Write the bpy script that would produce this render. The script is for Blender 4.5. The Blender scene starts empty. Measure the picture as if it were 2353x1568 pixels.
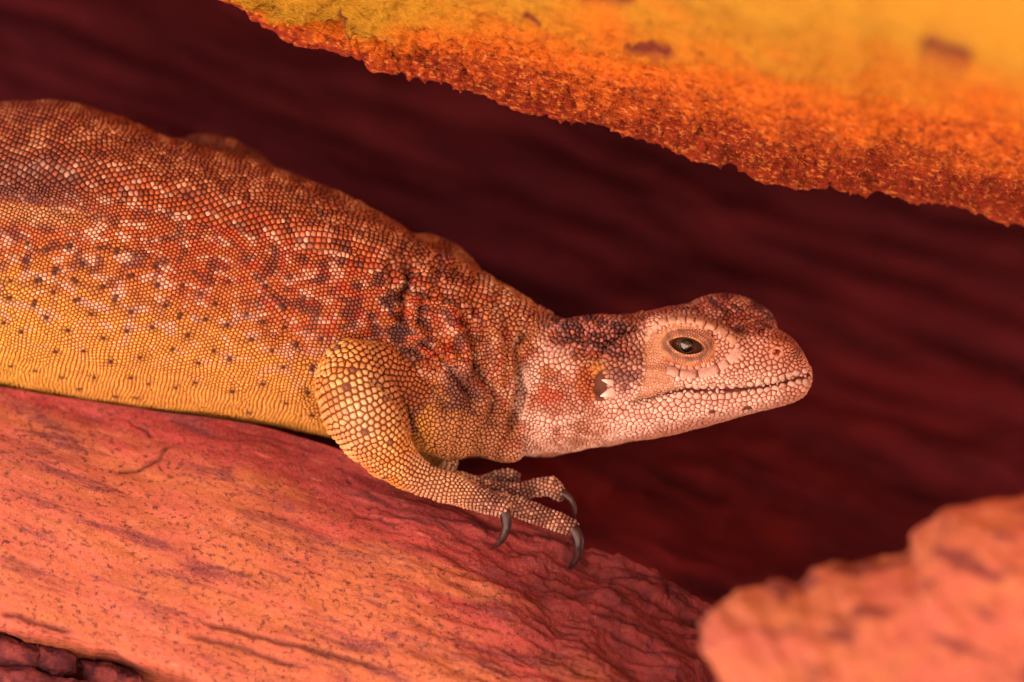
import bpy, math, random, time
import numpy as np
import openvdb as vdb
from mathutils import Vector, kdtree
from mathutils.bvhtree import BVHTree
T0 = time.time()
random.seed(7); RNG = np.random.default_rng(7)

# ------------------------------------------------------------------ scale of the place
# design space: X right, V down, W away from the camera, one unit = S metres (the whole view is about 19 cm wide)
S = 0.19 / 2353.0
D = 15000.0                      # camera to the lizard's flank
CX, CV = 1176.5, 784.0

# ------------------------------------------------------------------ camera, sky, sun, exposure
sc = bpy.context.scene
cam_d = bpy.data.cameras.new('camera'); cam = bpy.data.objects.new('camera', cam_d)
sc.collection.objects.link(cam); sc.camera = cam
cam.location = (0, -D * S, 0); cam.rotation_euler = (math.pi / 2, 0, 0)
cam_d.sensor_width = 36; cam_d.lens = 36 * D / 2353.0
cam_d.clip_start = 0.02; cam_d.clip_end = 2000
cam_d.dof.use_dof = True; cam_d.dof.focus_distance = (D - 55) * S
cam_d.dof.aperture_fstop = (cam_d.lens / 1000) / (390 * S); cam_d.dof.aperture_blades = 0

SUN_EL, SUN_AZ = math.radians(54), math.radians(32)      # azimuth: to the right of straight behind the camera
sun_dir = Vector((math.sin(SUN_AZ) * math.cos(SUN_EL), -math.cos(SUN_AZ) * math.cos(SUN_EL), math.sin(SUN_EL)))
world = bpy.data.worlds.new('World'); sc.world = world; world.use_nodes = True
wn = world.node_tree; wn.nodes.clear()
sky = wn.nodes.new('ShaderNodeTexSky'); sky.sky_type = 'NISHITA'; sky.sun_disc = False
sky.sun_elevation = SUN_EL; sky.sun_rotation = math.pi - SUN_AZ
sky.air_density = 1.0; sky.dust_density = 3.0; sky.ozone_density = 0.5
bg = wn.nodes.new('ShaderNodeBackground'); bg.inputs[1].default_value = 0.06
wo = wn.nodes.new('ShaderNodeOutputWorld')
wn.links.new(sky.outputs[0], bg.inputs[0]); wn.links.new(bg.outputs[0], wo.inputs[0])
sl = bpy.data.lights.new('sun', 'SUN'); sl.energy = 5.0; sl.angle = math.radians(0.5); sl.color = (1.0, 0.93, 0.84)
so = bpy.data.objects.new('sun', sl); sc.collection.objects.link(so)
so.rotation_euler = sun_dir.to_track_quat('Z', 'Y').to_euler(); so.location = sun_dir * 3

sc.view_settings.view_transform = 'Standard'; sc.view_settings.look = 'None'
sc.view_settings.gamma = 1.0; sc.view_settings.use_curve_mapping = False
sc.view_settings.exposure = 2.36
sc.render.engine = 'CYCLES'
sc.cycles.use_denoising = True; sc.cycles.denoiser = 'OPENIMAGEDENOISE'
sc.cycles.max_bounces = 8; sc.cycles.diffuse_bounces = 5; sc.cycles.glossy_bounces = 3
sc.cycles.use_adaptive_sampling = False

# ------------------------------------------------------------------ helpers
def at(x, v, w):
    """the point seen at picture position (x, v) and standing at depth w"""
    x = np.asarray(x, float); v = np.asarray(v, float); w = np.asarray(w, float)
    x, v, w = np.broadcast_arrays(x, v, w)
    k = 1 + w / D
    return np.stack([CX + (x - CX) * k, CV + (v - CV) * k, w], -1)
def world_pts(p):
    p = np.asarray(p, float)
    return np.stack([(p[..., 0] - CX) * S, p[..., 2] * S, (CV - p[..., 1]) * S], -1)
def px(p):
    """design point -> picture position"""
    k = 1 + p[:, 2] / D
    return CX + (p[:, 0] - CX) / k, CV + (p[:, 1] - CV) / k

_perm = np.random.default_rng(3).permutation(4096).astype(np.int64)
_grad = np.random.default_rng(4).normal(size=(4096, 3)); _grad /= np.linalg.norm(_grad, axis=1)[:, None]
def noise(p):
    p = np.asarray(p, float); sh = p.shape[:-1]; p = p.reshape(-1, 3)
    i = np.floor(p).astype(np.int64); f = p - i; u = f * f * f * (f * (f * 6 - 15) + 10)
    def g(dx, dy, dz):
        h = _perm[(_perm[(_perm[(i[:, 0] + dx) & 4095] + i[:, 1] + dy) & 4095] + i[:, 2] + dz) & 4095]
        gr = _grad[h]
        return gr[:, 0] * (f[:, 0] - dx) + gr[:, 1] * (f[:, 1] - dy) + gr[:, 2] * (f[:, 2] - dz)
    def L(a, b, t): return a + (b - a) * t
    x0 = L(g(0,0,0), g(1,0,0), u[:, 0]); x1 = L(g(0,1,0), g(1,1,0), u[:, 0])
    x2 = L(g(0,0,1), g(1,0,1), u[:, 0]); x3 = L(g(0,1,1), g(1,1,1), u[:, 0])
    return (L(L(x0, x1, u[:, 1]), L(x2, x3, u[:, 1]), u[:, 2]) * 1.5).reshape(sh)
def fbm(p, o=4, gain=0.5):
    a, s, r = 1.0, 1.0, 0.0
    p = np.asarray(p, float)
    for k in range(o):
        r = r + a * noise(p * s + 17.3 * k); s *= 2.03; a *= gain
    return r
def sstep(a, b, x):
    t = np.clip((np.asarray(x, float) - a) / (b - a), 0, 1); return t * t * (3 - 2 * t)
def mixc(a, b, t):
    t = np.asarray(t)[..., None]; return np.asarray(a) * (1 - t) + np.asarray(b) * t
def cr(xs, ys, x):
    """smooth monotone-ish interpolation"""
    xs = np.asarray(xs, float); ys = np.asarray(ys, float)
    dx = np.diff(xs); s = np.diff(ys) / dx
    m = np.concatenate([[s[0]], np.where(s[:-1] * s[1:] > 0, 2 * s[:-1] * s[1:] / (s[:-1] + s[1:] + 1e-12), 0), [s[-1]]])
    x = np.clip(x, xs[0], xs[-1]); k = np.clip(np.searchsorted(xs, x) - 1, 0, len(dx) - 1)
    t = (x - xs[k]) / dx[k]; h = dx[k]
    return (2*t**3 - 3*t**2 + 1)*ys[k] + (t**3 - 2*t**2 + t)*h*m[k] + (-2*t**3 + 3*t**2)*ys[k+1] + (t**3 - t**2)*h*m[k+1]
def seg_dist(x, v, line):
    """distance in the picture plane to a polyline, and the fraction along it"""
    best = np.full(np.shape(x), 1e9); fr = np.zeros(np.shape(x)); n = len(line) - 1
    for k in range(n):
        (ax, ay), (bx, by) = line[k], line[k + 1]
        l2 = (bx-ax)**2 + (by-ay)**2
        t = np.clip(((x-ax)*(bx-ax) + (v-ay)*(by-ay)) / l2, 0, 1)
        d = np.hypot(x-ax-t*(bx-ax), v-ay-t*(by-ay))
        m = d < best; best = np.where(m, d, best); fr = np.where(m, (k + t) / n, fr)
    return best, fr
def smooth_line(pts, n=40):
    pts = np.asarray(pts, float); t = np.linspace(0, 1, len(pts)); tt = np.linspace(0, 1, n)
    return np.stack([cr(t, pts[:, k], tt) for k in range(pts.shape[1])], -1)

def mesh_obj(name, verts, faces, mat, parent=None, smooth=True, col=None, attrs=None):
    """verts in design units, faces a list/array (quads or tris, or list of arrays)"""
    me = bpy.data.meshes.new(name)
    v = world_pts(verts)
    if isinstance(faces, np.ndarray): groups = [faces]
    else: groups = [np.asarray(f) for f in faces if len(f)]
    me.vertices.add(len(v)); me.vertices.foreach_set('co', v.astype(np.float32).ravel())
    loops = np.concatenate([g.ravel() for g in groups]).astype(np.int32)
    sizes = np.concatenate([np.full(len(g), g.shape[1]) for g in groups]).astype(np.int32)
    starts = np.concatenate([[0], np.cumsum(sizes)[:-1]]).astype(np.int32)
    me.loops.add(len(loops)); me.loops.foreach_set('vertex_index', loops)
    me.polygons.add(len(sizes)); me.polygons.foreach_set('loop_start', starts)
    me.update(calc_edges=True)
    me.polygons.foreach_set('use_smooth', np.full(len(sizes), smooth))
    if col is not None:
        a = me.color_attributes.new('tint', 'FLOAT_COLOR', 'POINT')
        c = np.ones((len(v), 4), np.float32); c[:, :3] = col; a.data.foreach_set('color', c.ravel())
    for k, val in (attrs or {}).items():
        a = me.attributes.new(k, 'FLOAT', 'POINT'); a.data.foreach_set('value', np.asarray(val, np.float32))
    if mat: me.materials.append(mat)
    o = bpy.data.objects.new(name, me); sc.collection.objects.link(o)
    if parent: o.parent = parent
    return o
def tag(o, label=None, cat=None, group=None, kind=None):
    if label: o['label'] = label
    if cat: o['category'] = cat
    if group: o['group'] = group
    if kind: o['kind'] = kind
    return o
def grid_faces(n, m, wrap=False):
    i = np.arange(n - 1)[:, None]; j = np.arange(m if wrap else m - 1)[None]
    j2 = (j + 1) % m
    return np.stack([i*m + j, i*m + j2, (i+1)*m + j2, (i+1)*m + j], -1).reshape(-1, 4)
def grid_normals(G):
    a = np.gradient(G, axis=0); b = np.gradient(G, axis=1); n = np.cross(a, b)
    return n / (np.linalg.norm(n, axis=-1, keepdims=True) + 1e-9)

# ------------------------------------------------------------------ materials
class NT:
    def __init__(s, name):
        s.m = bpy.data.materials.new(name); s.m.use_nodes = True; s.t = s.m.node_tree; s.t.nodes.clear()
        s.out = s.n('ShaderNodeOutputMaterial'); s.b = s.n('ShaderNodeBsdfPrincipled')
        s.l(s.b.outputs[0], s.out.inputs[0])
    def n(s, t, **k):
        x = s.t.nodes.new(t)
        for a, b in k.items(): setattr(x, a, b)
        return x
    def l(s, a, b): s.t.links.new(a, b)
    def coords(s, rot=0.0, scale=(1, 1, 1)):
        tc = s.n('ShaderNodeTexCoord'); mp = s.n('ShaderNodeMapping'); mp.vector_type = 'TEXTURE'
        mp.inputs['Rotation'].default_value = (0, rot, 0)
        mp.inputs['Scale'].default_value = [S * k for k in scale]      # one texture unit = k design units
        s.l(tc.outputs['Object'], mp.inputs[0]); return mp.outputs[0]
    def noise(s, vec, scale=1.0, detail=4, rough=0.55, dist=0.0):
        x = s.n('ShaderNodeTexNoise'); x.inputs['Scale'].default_value = scale; x.inputs['Detail'].default_value = detail
        x.inputs['Roughness'].default_value = rough; x.inputs['Distortion'].default_value = dist
        s.l(vec, x.inputs['Vector']); return x.outputs['Fac']
    def rng(s, v, a, b, c=0.0, d=1.0):
        x = s.n('ShaderNodeMapRange'); x.interpolation_type = 'SMOOTHSTEP'; s.l(v, x.inputs[0])
        for k, val in zip((1, 2, 3, 4), (a, b, c, d)): x.inputs[k].default_value = val
        return x.outputs[0]
    def math(s, op, a, b):
        x = s.n('ShaderNodeMath', operation=op)
        for k, val in enumerate((a, b)):
            if isinstance(val, (int, float)): x.inputs[k].default_value = val
            else: s.l(val, x.inputs[k])
        return x.outputs[0]
    def mix(s, f, a, b, mode='MIX'):
        x = s.n('ShaderNodeMix', data_type='RGBA', blend_type=mode)
        for k, val in ((0, f), (6, a), (7, b)):
            if isinstance(val, (int, float)): x.inputs[k].default_value = val
            elif isinstance(val, (tuple, list)): x.inputs[k].default_value = (*val, 1)
            else: s.l(val, x.inputs[k])
        return x.outputs[2]
    def attr(s, name):
        x = s.n('ShaderNodeAttribute'); x.attribute_name = name; return x
    def finish(s, color, rough=0.85, spec=0.25, bump=None, dist=1.0, strength=0.6):
        if isinstance(color, tuple): s.b.inputs['Base Color'].default_value = (*color, 1)
        else: s.l(color, s.b.inputs['Base Color'])
        if isinstance(rough, float): s.b.inputs['Roughness'].default_value = rough
        else: s.l(rough, s.b.inputs['Roughness'])
        s.b.inputs['Specular IOR Level'].default_value = spec
        if bump is not None:
            x = s.n('ShaderNodeBump'); x.inputs['Strength'].default_value = strength; x.inputs['Distance'].default_value = dist * S
            s.l(bump, x.inputs['Height']); s.l(x.outputs[0], s.b.inputs['Normal'])
        return s.m

BED = math.radians(20)      # the bedding of the sandstone dips to the right
def mat_ledge():
    s = NT('ledge sandstone')
    c0 = s.coords(BED, (1, 1, 1)); cl = s.coords(BED, (6, 3, 1.6))
    big = s.noise(s.coords(BED, (8, 3, 1.3)), 1/45, 4, 0.6, 0.3); band = s.noise(s.coords(BED, (10, 3, 1.5)), 1/26, 5, 0.62, 0.2)
    spk = s.noise(s.coords(BED, (1.4, 1.4, 1)), 1/10, 4, 0.66, 0.0); mid = s.noise(c0, 1/60, 4, 0.6)
    fine = s.noise(c0, 1/3.5, 3, 0.6)
    stain_light = s.attr('stain_light').outputs['Fac']
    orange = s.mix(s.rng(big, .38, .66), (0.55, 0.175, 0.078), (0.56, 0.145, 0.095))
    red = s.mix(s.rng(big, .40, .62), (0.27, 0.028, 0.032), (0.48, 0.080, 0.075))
    edge = s.math('ADD', stain_light, s.math('MULTIPLY', s.math('SUBTRACT', big, 0.5), 1.1))
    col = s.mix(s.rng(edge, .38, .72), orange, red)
    col = s.mix(s.math('MULTIPLY', s.rng(band, .50, .66), 0.8), col, (0.19, 0.045, 0.060))
    spots = s.math('MULTIPLY', s.rng(spk, .50, .66), s.rng(mid, .28, .52))
    col = s.mix(s.math('MULTIPLY', spots, 0.85), col, (0.10, 0.024, 0.030))
    col = s.mix(s.math('MULTIPLY', s.rng(fine, .5, .75), 0.45), col, (0.82, 0.38, 0.20))
    ln = s.noise(s.coords(BED, (9, 4, 1.5)), 1/9, 4, 0.65, 0.3)
    col = s.mix(s.math('MULTIPLY', s.rng(ln, .60, .72), 0.55), col, (0.66, 0.27, 0.19))
    col = s.mix(s.math('MULTIPLY', s.rng(ln, .40, .30), 0.50), col, (0.16, 0.034, 0.042))
    col = s.mix(s.math('MULTIPLY', s.attr('end_shade').outputs['Fac'], 0.92), col, s.mix(s.rng(mid, .4, .6), (0.070, 0.010, 0.014), (0.17, 0.026, 0.030)))
    seam = s.attr('seam').outputs['Fac']
    col = s.mix(seam, col, (0.11, 0.030, 0.024))
    h = s.math('ADD', s.math('MULTIPLY', fine, 0.5), s.noise(c0, 1/12, 4, 0.65))
    return s.finish(col, 0.8, 0.25, h, 4.0, 0.7)
def mat_overhang():
    s = NT('overhang sandstone')
    c0 = s.coords(BED); big = s.noise(s.coords(BED, (2.2, 3, 1)), 1/150, 4, 0.6, 0.5)
    mid = s.noise(s.coords(BED, (2.0, 2.5, 1)), 1/26, 5, 0.68); fine = s.noise(s.coords(BED, (2.4, 2, 1)), 1/8, 4, 0.68)
    st = s.math('ADD', s.attr('stain_light').outputs['Fac'], s.math('MULTIPLY', s.math('SUBTRACT', big, 0.5), 0.9))
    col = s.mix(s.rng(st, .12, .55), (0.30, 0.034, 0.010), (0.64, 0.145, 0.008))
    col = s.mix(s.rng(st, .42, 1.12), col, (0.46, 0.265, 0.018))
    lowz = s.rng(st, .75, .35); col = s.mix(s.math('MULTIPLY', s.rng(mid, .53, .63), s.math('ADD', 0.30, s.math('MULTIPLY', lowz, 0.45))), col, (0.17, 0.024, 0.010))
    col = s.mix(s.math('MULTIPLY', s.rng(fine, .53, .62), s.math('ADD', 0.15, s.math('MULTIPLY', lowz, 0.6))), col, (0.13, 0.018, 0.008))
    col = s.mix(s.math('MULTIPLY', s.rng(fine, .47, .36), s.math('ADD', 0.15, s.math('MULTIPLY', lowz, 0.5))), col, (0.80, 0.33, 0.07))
    col = s.mix(s.attr('seam').outputs['Fac'], col, (0.17, 0.035, 0.025))
    h = s.math('ADD', fine, s.math('MULTIPLY', mid, 1.6))
    return s.finish(col, 0.85, 0.2, h, 12.0, 1.0)
def mat_front():
    s = NT('salmon sandstone')
    c0 = s.coords(-0.15); big = s.noise(s.coords(-0.35, (3, 3, 1.3)), 1/60, 4, 0.6, 0.3); mid = s.noise(s.coords(0.35, (3.2, 3, 1)), 1/48, 3, .5)
    col = s.mix(s.rng(big, .38, .64), (0.50, 0.175, 0.085), (0.48, 0.135, 0.095))
    col = s.mix(s.math('MULTIPLY', s.rng(mid, .53, .66), 0.9), col, (0.16, 0.036, 0.042))
    fine = s.noise(c0, 1/9, 4, .6)
    col = s.mix(s.math('MULTIPLY', s.rng(fine, .5, .75), 0.4), col, (0.60, 0.25, 0.15))
    return s.finish(col, 0.85, 0.2, fine, 5.0, 0.6)
def mat_wall():
    s = NT('crevice sandstone')
    big = s.noise(s.coords(BED, (13, 5, 1.4)), 1/50, 4, 0.6, 0.1); sm = s.noise(s.coords(BED, (4, 3, 1)), 1/32, 4, .6)
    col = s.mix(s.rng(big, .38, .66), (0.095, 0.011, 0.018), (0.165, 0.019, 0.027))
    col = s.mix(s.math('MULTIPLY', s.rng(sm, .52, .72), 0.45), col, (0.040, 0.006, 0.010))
    st = s.attr('stain_light').outputs['Fac']
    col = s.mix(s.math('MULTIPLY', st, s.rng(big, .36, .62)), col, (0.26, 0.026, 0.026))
    return s.finish(col, 0.9, 0.15, sm, 10.0, 0.6)
def mat_stone():
    s = NT('purple stone')
    big = s.noise(s.coords(0.2), 1/50, 4, .6); f = s.noise(s.coords(0.2), 1/10, 4, .6)
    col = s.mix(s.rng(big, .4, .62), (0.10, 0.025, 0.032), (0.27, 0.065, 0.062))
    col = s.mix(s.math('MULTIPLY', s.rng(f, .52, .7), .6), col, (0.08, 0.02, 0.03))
    return s.finish(col, 0.9, 0.2, f, 5.0, .7)
def mat_ground():
    s = NT('red desert sand')
    n1 = s.noise(s.coords(0, (1, 1, 1)), 1/900, 5, .6); n2 = s.noise(s.coords(0), 1/60, 4, .6)
    col = s.mix(s.rng(n1, .35, .65), (0.56, 0.37, 0.285), (0.62, 0.43, 0.34))
    return s.finish(col, 0.95, 0.1, n2, 20.0, .6)
def mat_scale(name, rough=0.48, spec=0.35, coat=0.0):
    s = NT(name)
    t = s.attr('tint').outputs['Color']; f = s.noise(s.coords(0), 1/5, 3, .6)
    col = s.mix(s.rng(f, .30, .70, 0.0, 0.30), t, (0.20, 0.06, 0.03), 'MIX')
    return s.finish(col, rough, spec, f, 0.8, 0.35)
def mat_skin():
    s = NT('lizard skin')
    t = s.attr('tint').outputs['Color']; f = s.noise(s.coords(0), 1/6, 3, .6)
    return s.finish(t, 0.7, 0.25, f, 1.5, 0.5)
def mat_plain(name, c, rough, spec=0.5, n=0.0, c2=None, sc_=20):
    s = NT(name)
    if c2:
        f = s.noise(s.coords(0, (1, 1, 1)), 1/sc_, 4, .6)
        return s.finish(s.mix(s.rng(f, .4, .65), c, c2), rough, spec, f, 0.6, .4)
    return s.finish(c, rough, spec)
M_LEDGE, M_OVER, M_FRONT, M_WALL, M_STONE, M_GROUND = mat_ledge(), mat_overhang(), mat_front(), mat_wall(), mat_stone(), mat_ground()
M_SCALE, M_SKIN = mat_scale('lizard scale', 0.42, 0.45), mat_skin()

# ------------------------------------------------------------------ ground outside the crevice
GV = 3600.0                       # the sand lies about 23 cm below the lizard
def build_ground():
    e = 1.2e7
    xs = np.concatenate([[-e, -6e5, -9e4], np.linspace(-30000, 30000, 121), [9e4, 6e5, e]])
    ws = np.concatenate([[-e, -6e5, -9e4], np.linspace(-40000, 20000, 121), [9e4, 6e5, e]])
    X, Wd = np.meshgrid(xs, ws, indexing='ij'); P = np.stack([X, np.full_like(X, GV), Wd], -1)
    P[..., 1] += np.where(np.hypot(X, Wd) < 45000, 130 * fbm(P / 3000, 3), 0)
    # unseen slope added on the left to bounce sunlight into the crevice
    up = 0.9 * np.clip(-X - 2600, 0, 11000) * sstep(-1500, -4500, Wd) * sstep(-60000, -30000, Wd) * sstep(-80000, -40000, X)
    # and an unseen bank added on the right shuts off that side of the sky
    up = up + 1.6 * np.clip(X - 5200, 0, 11000) * sstep(-2000, -4500, Wd) * sstep(-60000, -30000, Wd) * sstep(80000, 40000, X)
    P[..., 1] -= up
    return tag(mesh_obj('ground', P.reshape(-1, 3), grid_faces(len(xs), len(ws)), M_GROUND), kind='structure')
build_ground()

# ------------------------------------------------------------------ overhanging rock
LIP = [(-700,-300),(-200,-240),(150,-130),(376,-52),(494,0),(536,17),(586,46),(662,80),(746,105),(805,126),(834,139),(847,164),(880,175),(956,189),(1015,202),
       (1057,223),(1107,231),(1149,252),(1216,273),(1300,290),(1384,307),(1460,332),(1527,349),(1586,380),(1678,391),(1737,420),
       (1804,437),(1905,437),(1972,458),(2023,449),(2107,475),(2182,487),(2266,504),(2353,525),(2560,570),(2900,640),(4300,860)]
LIPX = np.array([p[0] for p in LIP], float); LIPV = np.array([p[1] for p in LIP], float)
def lip_v(x): return np.interp(x, LIPX, LIPV)
def lip_w(x): return cr([-700, 400, 900, 1500, 2353, 2900], [150, 60, 20, 60, 190, 300], x)
def over_depth(x, h):
    g = cr([-700, 300, 800, 1400, 2000, 2900], [0.7, 0.8, 1.0, 1.9, 3.3, 4.2], x)
    hh = np.maximum(h, 0)
    return g * 330 * (np.maximum(hh, 0) / 330) ** 1.35 + 3 * np.sqrt(hh)
def build_overhang():
    xs = np.concatenate([np.arange(-700, 350, 25), np.arange(350, 2420, 4.5), np.arange(2420, 4301, 40)])
    hs = np.concatenate([np.arange(0, 60, 3.0), np.arange(60, 240, 4.5), np.arange(240, 700, 9), [760, 900]])
    X, H = np.meshgrid(xs, hs, indexing='ij')
    wob = 9 * fbm(np.stack([X / 26, X * 0, X * 0], -1), 3) + 3.0 * noise(np.stack([X / 7, X * 0 + 5, X * 0], -1))
    Vp = lip_v(X) + wob * np.exp(-H / 40) - H; W = lip_w(X) - over_depth(X, H)
    G = at(X, Vp, W); N = grid_normals(G); N *= np.sign(-(N[..., 2:3] + 1e-6))
    Q = np.stack([(G[..., 0] * .95 + G[..., 1] * .3) * .42, -G[..., 0] * .3 + G[..., 1] * .95, G[..., 2] * .4], -1)
    k = np.clip(H / 40, 0.15, 1)
    fl = fbm(Q / 30, 4, 0.6); flakes = np.floor(fl * 4) / 4 + 0.5 * (fl * 4 - np.floor(fl * 4)) ** 3 / 4
    near_lip = np.exp(-H / 170)
    disp = 22 * fbm(Q / 190, 3) + k * (10 * fbm(Q / 60, 3) + 66 * near_lip * flakes + 10 * near_lip * fbm(Q / 10, 3, .65))
    G = G + N * disp[..., None]
    # fissures on the left shoulder of the lip
    seam = np.zeros_like(X)
    for ln, wd in (([(775,25),(795,62),(812,72)], 5), ([(560,5),(640,18)], 3), ([(735,55),(790,66),(824,80)], 4), ([(1430,105),(1480,112),(1560,128)], 12),
                   ([(1205,30),(1250,55)], 7), ([(1330,0),(1460,14)], 12), ([(2110,100),(2240,150)], 34), ([(925,95),(985,112)], 6)):
        d, f = seg_dist(X + 5 * noise(np.stack([X / 20, Vp / 20, X * 0], -1)), Vp, ln); seam = np.maximum(seam, np.exp(-(d / wd) ** 2) * sstep(0, .15, f) * sstep(1, .8, f))
    G = G - N * (14 * seam)[..., None] * 1.0
    stain_light = np.clip(H / cr([-700, 500, 760, 1000, 1400, 2353, 2900], [22, 26, 62, 200, 320, 360, 360], X), 0, 1.3)
    n, m = X.shape
    # behind the lip the roof of the crevice; above, the bulk of the rock
    back = [G[:, 0] + np.array([0, -8, 40.]), G[:, 0] + np.array([0, -80, 400.]), at(xs, lip_v(xs) - 330, 3000), at(xs, lip_v(xs) - 2600, 3000)]
    top = [at(xs, G[:, -1, 1] - 60, -3900), G[:, -1] + np.array([0, -900, -2600.]), at(xs, lip_v(xs) - 2600, -3200)]
    ring = np.concatenate([np.stack(back[::-1], 1), G, np.stack(top, 1)], 1)
    M = ring.shape[1]
    st = np.zeros((n, M)); st[:, 4:4+m] = stain_light; st[:, 4+m:] = 1.2
    se = np.zeros((n, M)); se[:, 4:4+m] = seam
    V = ring.reshape(-1, 3); F = grid_faces(n, M, wrap=True)
    c0, c1 = ring[0].mean(0), ring[-1].mean(0); V = np.vstack([V, c0, c1]); nv = n * M
    j = np.arange(M); j2 = (j + 1) % M
    T = np.concatenate([np.stack([j2, j, np.full(M, nv)], -1), np.stack([(n-1)*M + j, (n-1)*M + j2, np.full(M, nv+1)], -1)])
    o = mesh_obj('overhanging_rock', V, [F, T], M_OVER, attrs={'stain_light': np.r_[st.ravel(), 0, 0], 'seam': np.r_[se.ravel(), 0, 0]})
    return tag(o, 'glowing yellow and orange sandstone overhang above the lizard with a ragged red lip', 'rock')
build_overhang()

# ------------------------------------------------------------------ ledge under the lizard
CREST = [(-700,800),(-200,856),(0,888),(200,921),(400,950),(560,972),(700,1008),(860,1060),(1000,1112),(1130,1163),(1230,1203),(1330,1242),(1450,1292),(1560,1350),(1660,1420),(1760,1510),(1850,1640),(1960,1900)]
CRX = np.array([p[0] for p in CREST], float); CRV = np.array([p[1] for p in CREST], float)
def crest_v(x): return cr(CRX, CRV, x)
def crest_w(x): return cr([-700, 0, 700, 1100, 1330, 1500, 1820], [190, 190, 170, 95, 60, 60, 40], x)
def ledge_w(x, t):
    return crest_w(x) - cr([0, 25, 60, 110, 210, 420, 640, 900], [0, 14, 52, 112, 205, 335, 440, 560], np.maximum(t, 0))
LEDGE_CRACKS = [([(392,1018),(368,1046),(322,1068),(258,1076)], 4.0, 9), ([(292,972),(340,990),(346,1006)], 3, 6), ([(456,1427),(537,1444),(645,1474),(765,1504),(941,1556)], 6, 10),
    ([(420,1455),(540,1480),(620,1510),(700,1535)], 7, 7), ([(0,1408),(70,1424),(180,1452)], 6, 10), ([(810,1178),(870,1188),(930,1205)], 3, 6),
    ([(795,1098),(812,1110)], 3, 6), ([(1290,1246),(1330,1262),(1360,1272)], 5, 10), ([(1220,1408),(1290,1440),(1340,1448)], 5, 8)]
def build_ledge():
    xs = np.concatenate([np.arange(-700, -20, 28), np.arange(-20, 1760, 4.2), np.arange(1760, 1961, 20)])
    ts = np.concatenate([np.arange(0, 120, 3.2), np.arange(120, 560, 4.2), np.arange(560, 700, 10)])
    X, Tt = np.meshgrid(xs, ts, indexing='ij')
    # t runs down the face; near the left the face ends at an undercut
    Vp = crest_v(X) + Tt; W = ledge_w(X, Tt)
    Vp = Vp + sstep(1150, 1400, X) * np.exp(-Tt / 60) * (14 * fbm(np.stack([X / 55, X * 0, X * 0 + 3], -1), 4, .6))
    edge_t = cr([-700, 0, 130, 250, 430, 700, 1900], [500, 545, 555, 566, 590, 760, 900], X)
    under = np.maximum(Tt - edge_t - 6 * fbm(np.stack([X / 40, X * 0, X * 0], -1), 3), 0)
    W = W + under * 7
    G = at(X, Vp, W); N = grid_normals(G); N *= np.sign(-(N[..., 2:3] + 1e-6))
    c, s_ = math.cos(BED), math.sin(BED)
    Q = np.stack([(G[..., 0] * c + G[..., 1] * s_) / 5, (-G[..., 0] * s_ + G[..., 1] * c), G[..., 2] * 0.8], -1)
    lay = fbm(Q / 34, 4, .55); steps = np.floor(lay * 4) / 4 + ((lay * 4) % 1) ** 3 / 4
    k = np.clip(Tt / 30, 0.2, 1)
    right = sstep(800, 1350, X); k = np.maximum(k, .75 * right)
    disp = (16 + 26 * right) * fbm(G / 230, 3) * k + right * 16 * np.abs(fbm(Q / 60 + 7, 3)) + k * ((3 + 14 * right) * steps + (0.8 + 2.8 * right) * fbm(G / 30, 3) + (0.6 + 2.8 * right) * fbm(G / 9, 3, .6))
    seam = np.zeros_like(X)
    xw = X + 5 * noise(np.stack([X / 25, Vp / 25, X * 0], -1)); vw = Vp + 5 * noise(np.stack([X / 25, Vp / 25, X * 0 + 9], -1))
    for ln, wd, dp in LEDGE_CRACKS:
        d, f = seg_dist(xw, vw, ln); gg = np.exp(-(d / wd) ** 2) * sstep(0, .12, f) * sstep(1, .85, f); disp -= dp * gg; seam = np.maximum(seam, 0.75 * gg)
    G = G + N * disp[..., None]
    # crimson bounce light put into the colour along the crest and right end
    stain_light = np.clip(0.95 - Tt / cr([0, 500, 900, 1200, 1500], [55, 150, 260, 420, 700], X) * 0.55, 0, 1)
    end_shade = np.clip(sstep(880, 1480, X + 120 * fbm(Q / 70 + 3, 3)) * sstep(620, 60, Tt + 60 * fbm(G / 90, 2)), 0, 1)  # shade of the right end painted in as dark crimson
    n, m = X.shape
    cv = crest_v(xs)
    back = [G[:, 0] + np.array([0, 4, 18.]), at(xs, cv + 14, crest_w(xs) + 90), at(xs, cv + 40, crest_w(xs) + 300), at(xs, cv + 200, 900), at(xs, cv + 1900, 900)]
    low = [at(xs, cv + 760, ledge_w(xs, ts[-1] * np.ones_like(xs)) + 700), at(xs, cv + 1900, 400)]
    ring = np.concatenate([np.stack(back[::-1], 1), G, np.stack(low, 1)], 1); M = ring.shape[1]; b = len(back)
    st = np.ones((n, M)); st[:, b:b+m] = stain_light; se = np.zeros((n, M)); se[:, b:b+m] = seam; ru = np.zeros((n, M)); ru[:, b:b+m] = end_shade
    F = grid_faces(n, M, wrap=True); V = np.vstack([ring.reshape(-1, 3), ring[0].mean(0), ring[-1].mean(0)]); nv = n * M
    j = np.arange(M); j2 = (j + 1) % M
    T = np.concatenate([np.stack([j2, j, np.full(M, nv)], -1), np.stack([(n-1)*M + j, (n-1)*M + j2, np.full(M, nv+1)], -1)])
    o = mesh_obj('rock_ledge', V, [F, T], M_LEDGE, attrs={'stain_light': np.r_[st.ravel(), 1, 1], 'seam': np.r_[se.ravel(), 0, 0], 'end_shade': np.r_[ru.ravel(), 0, 0]})
    tag(o, 'speckled orange and crimson sandstone ledge sloping down to the right under the lizard', 'rock')
    return o
build_ledge()

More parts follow.
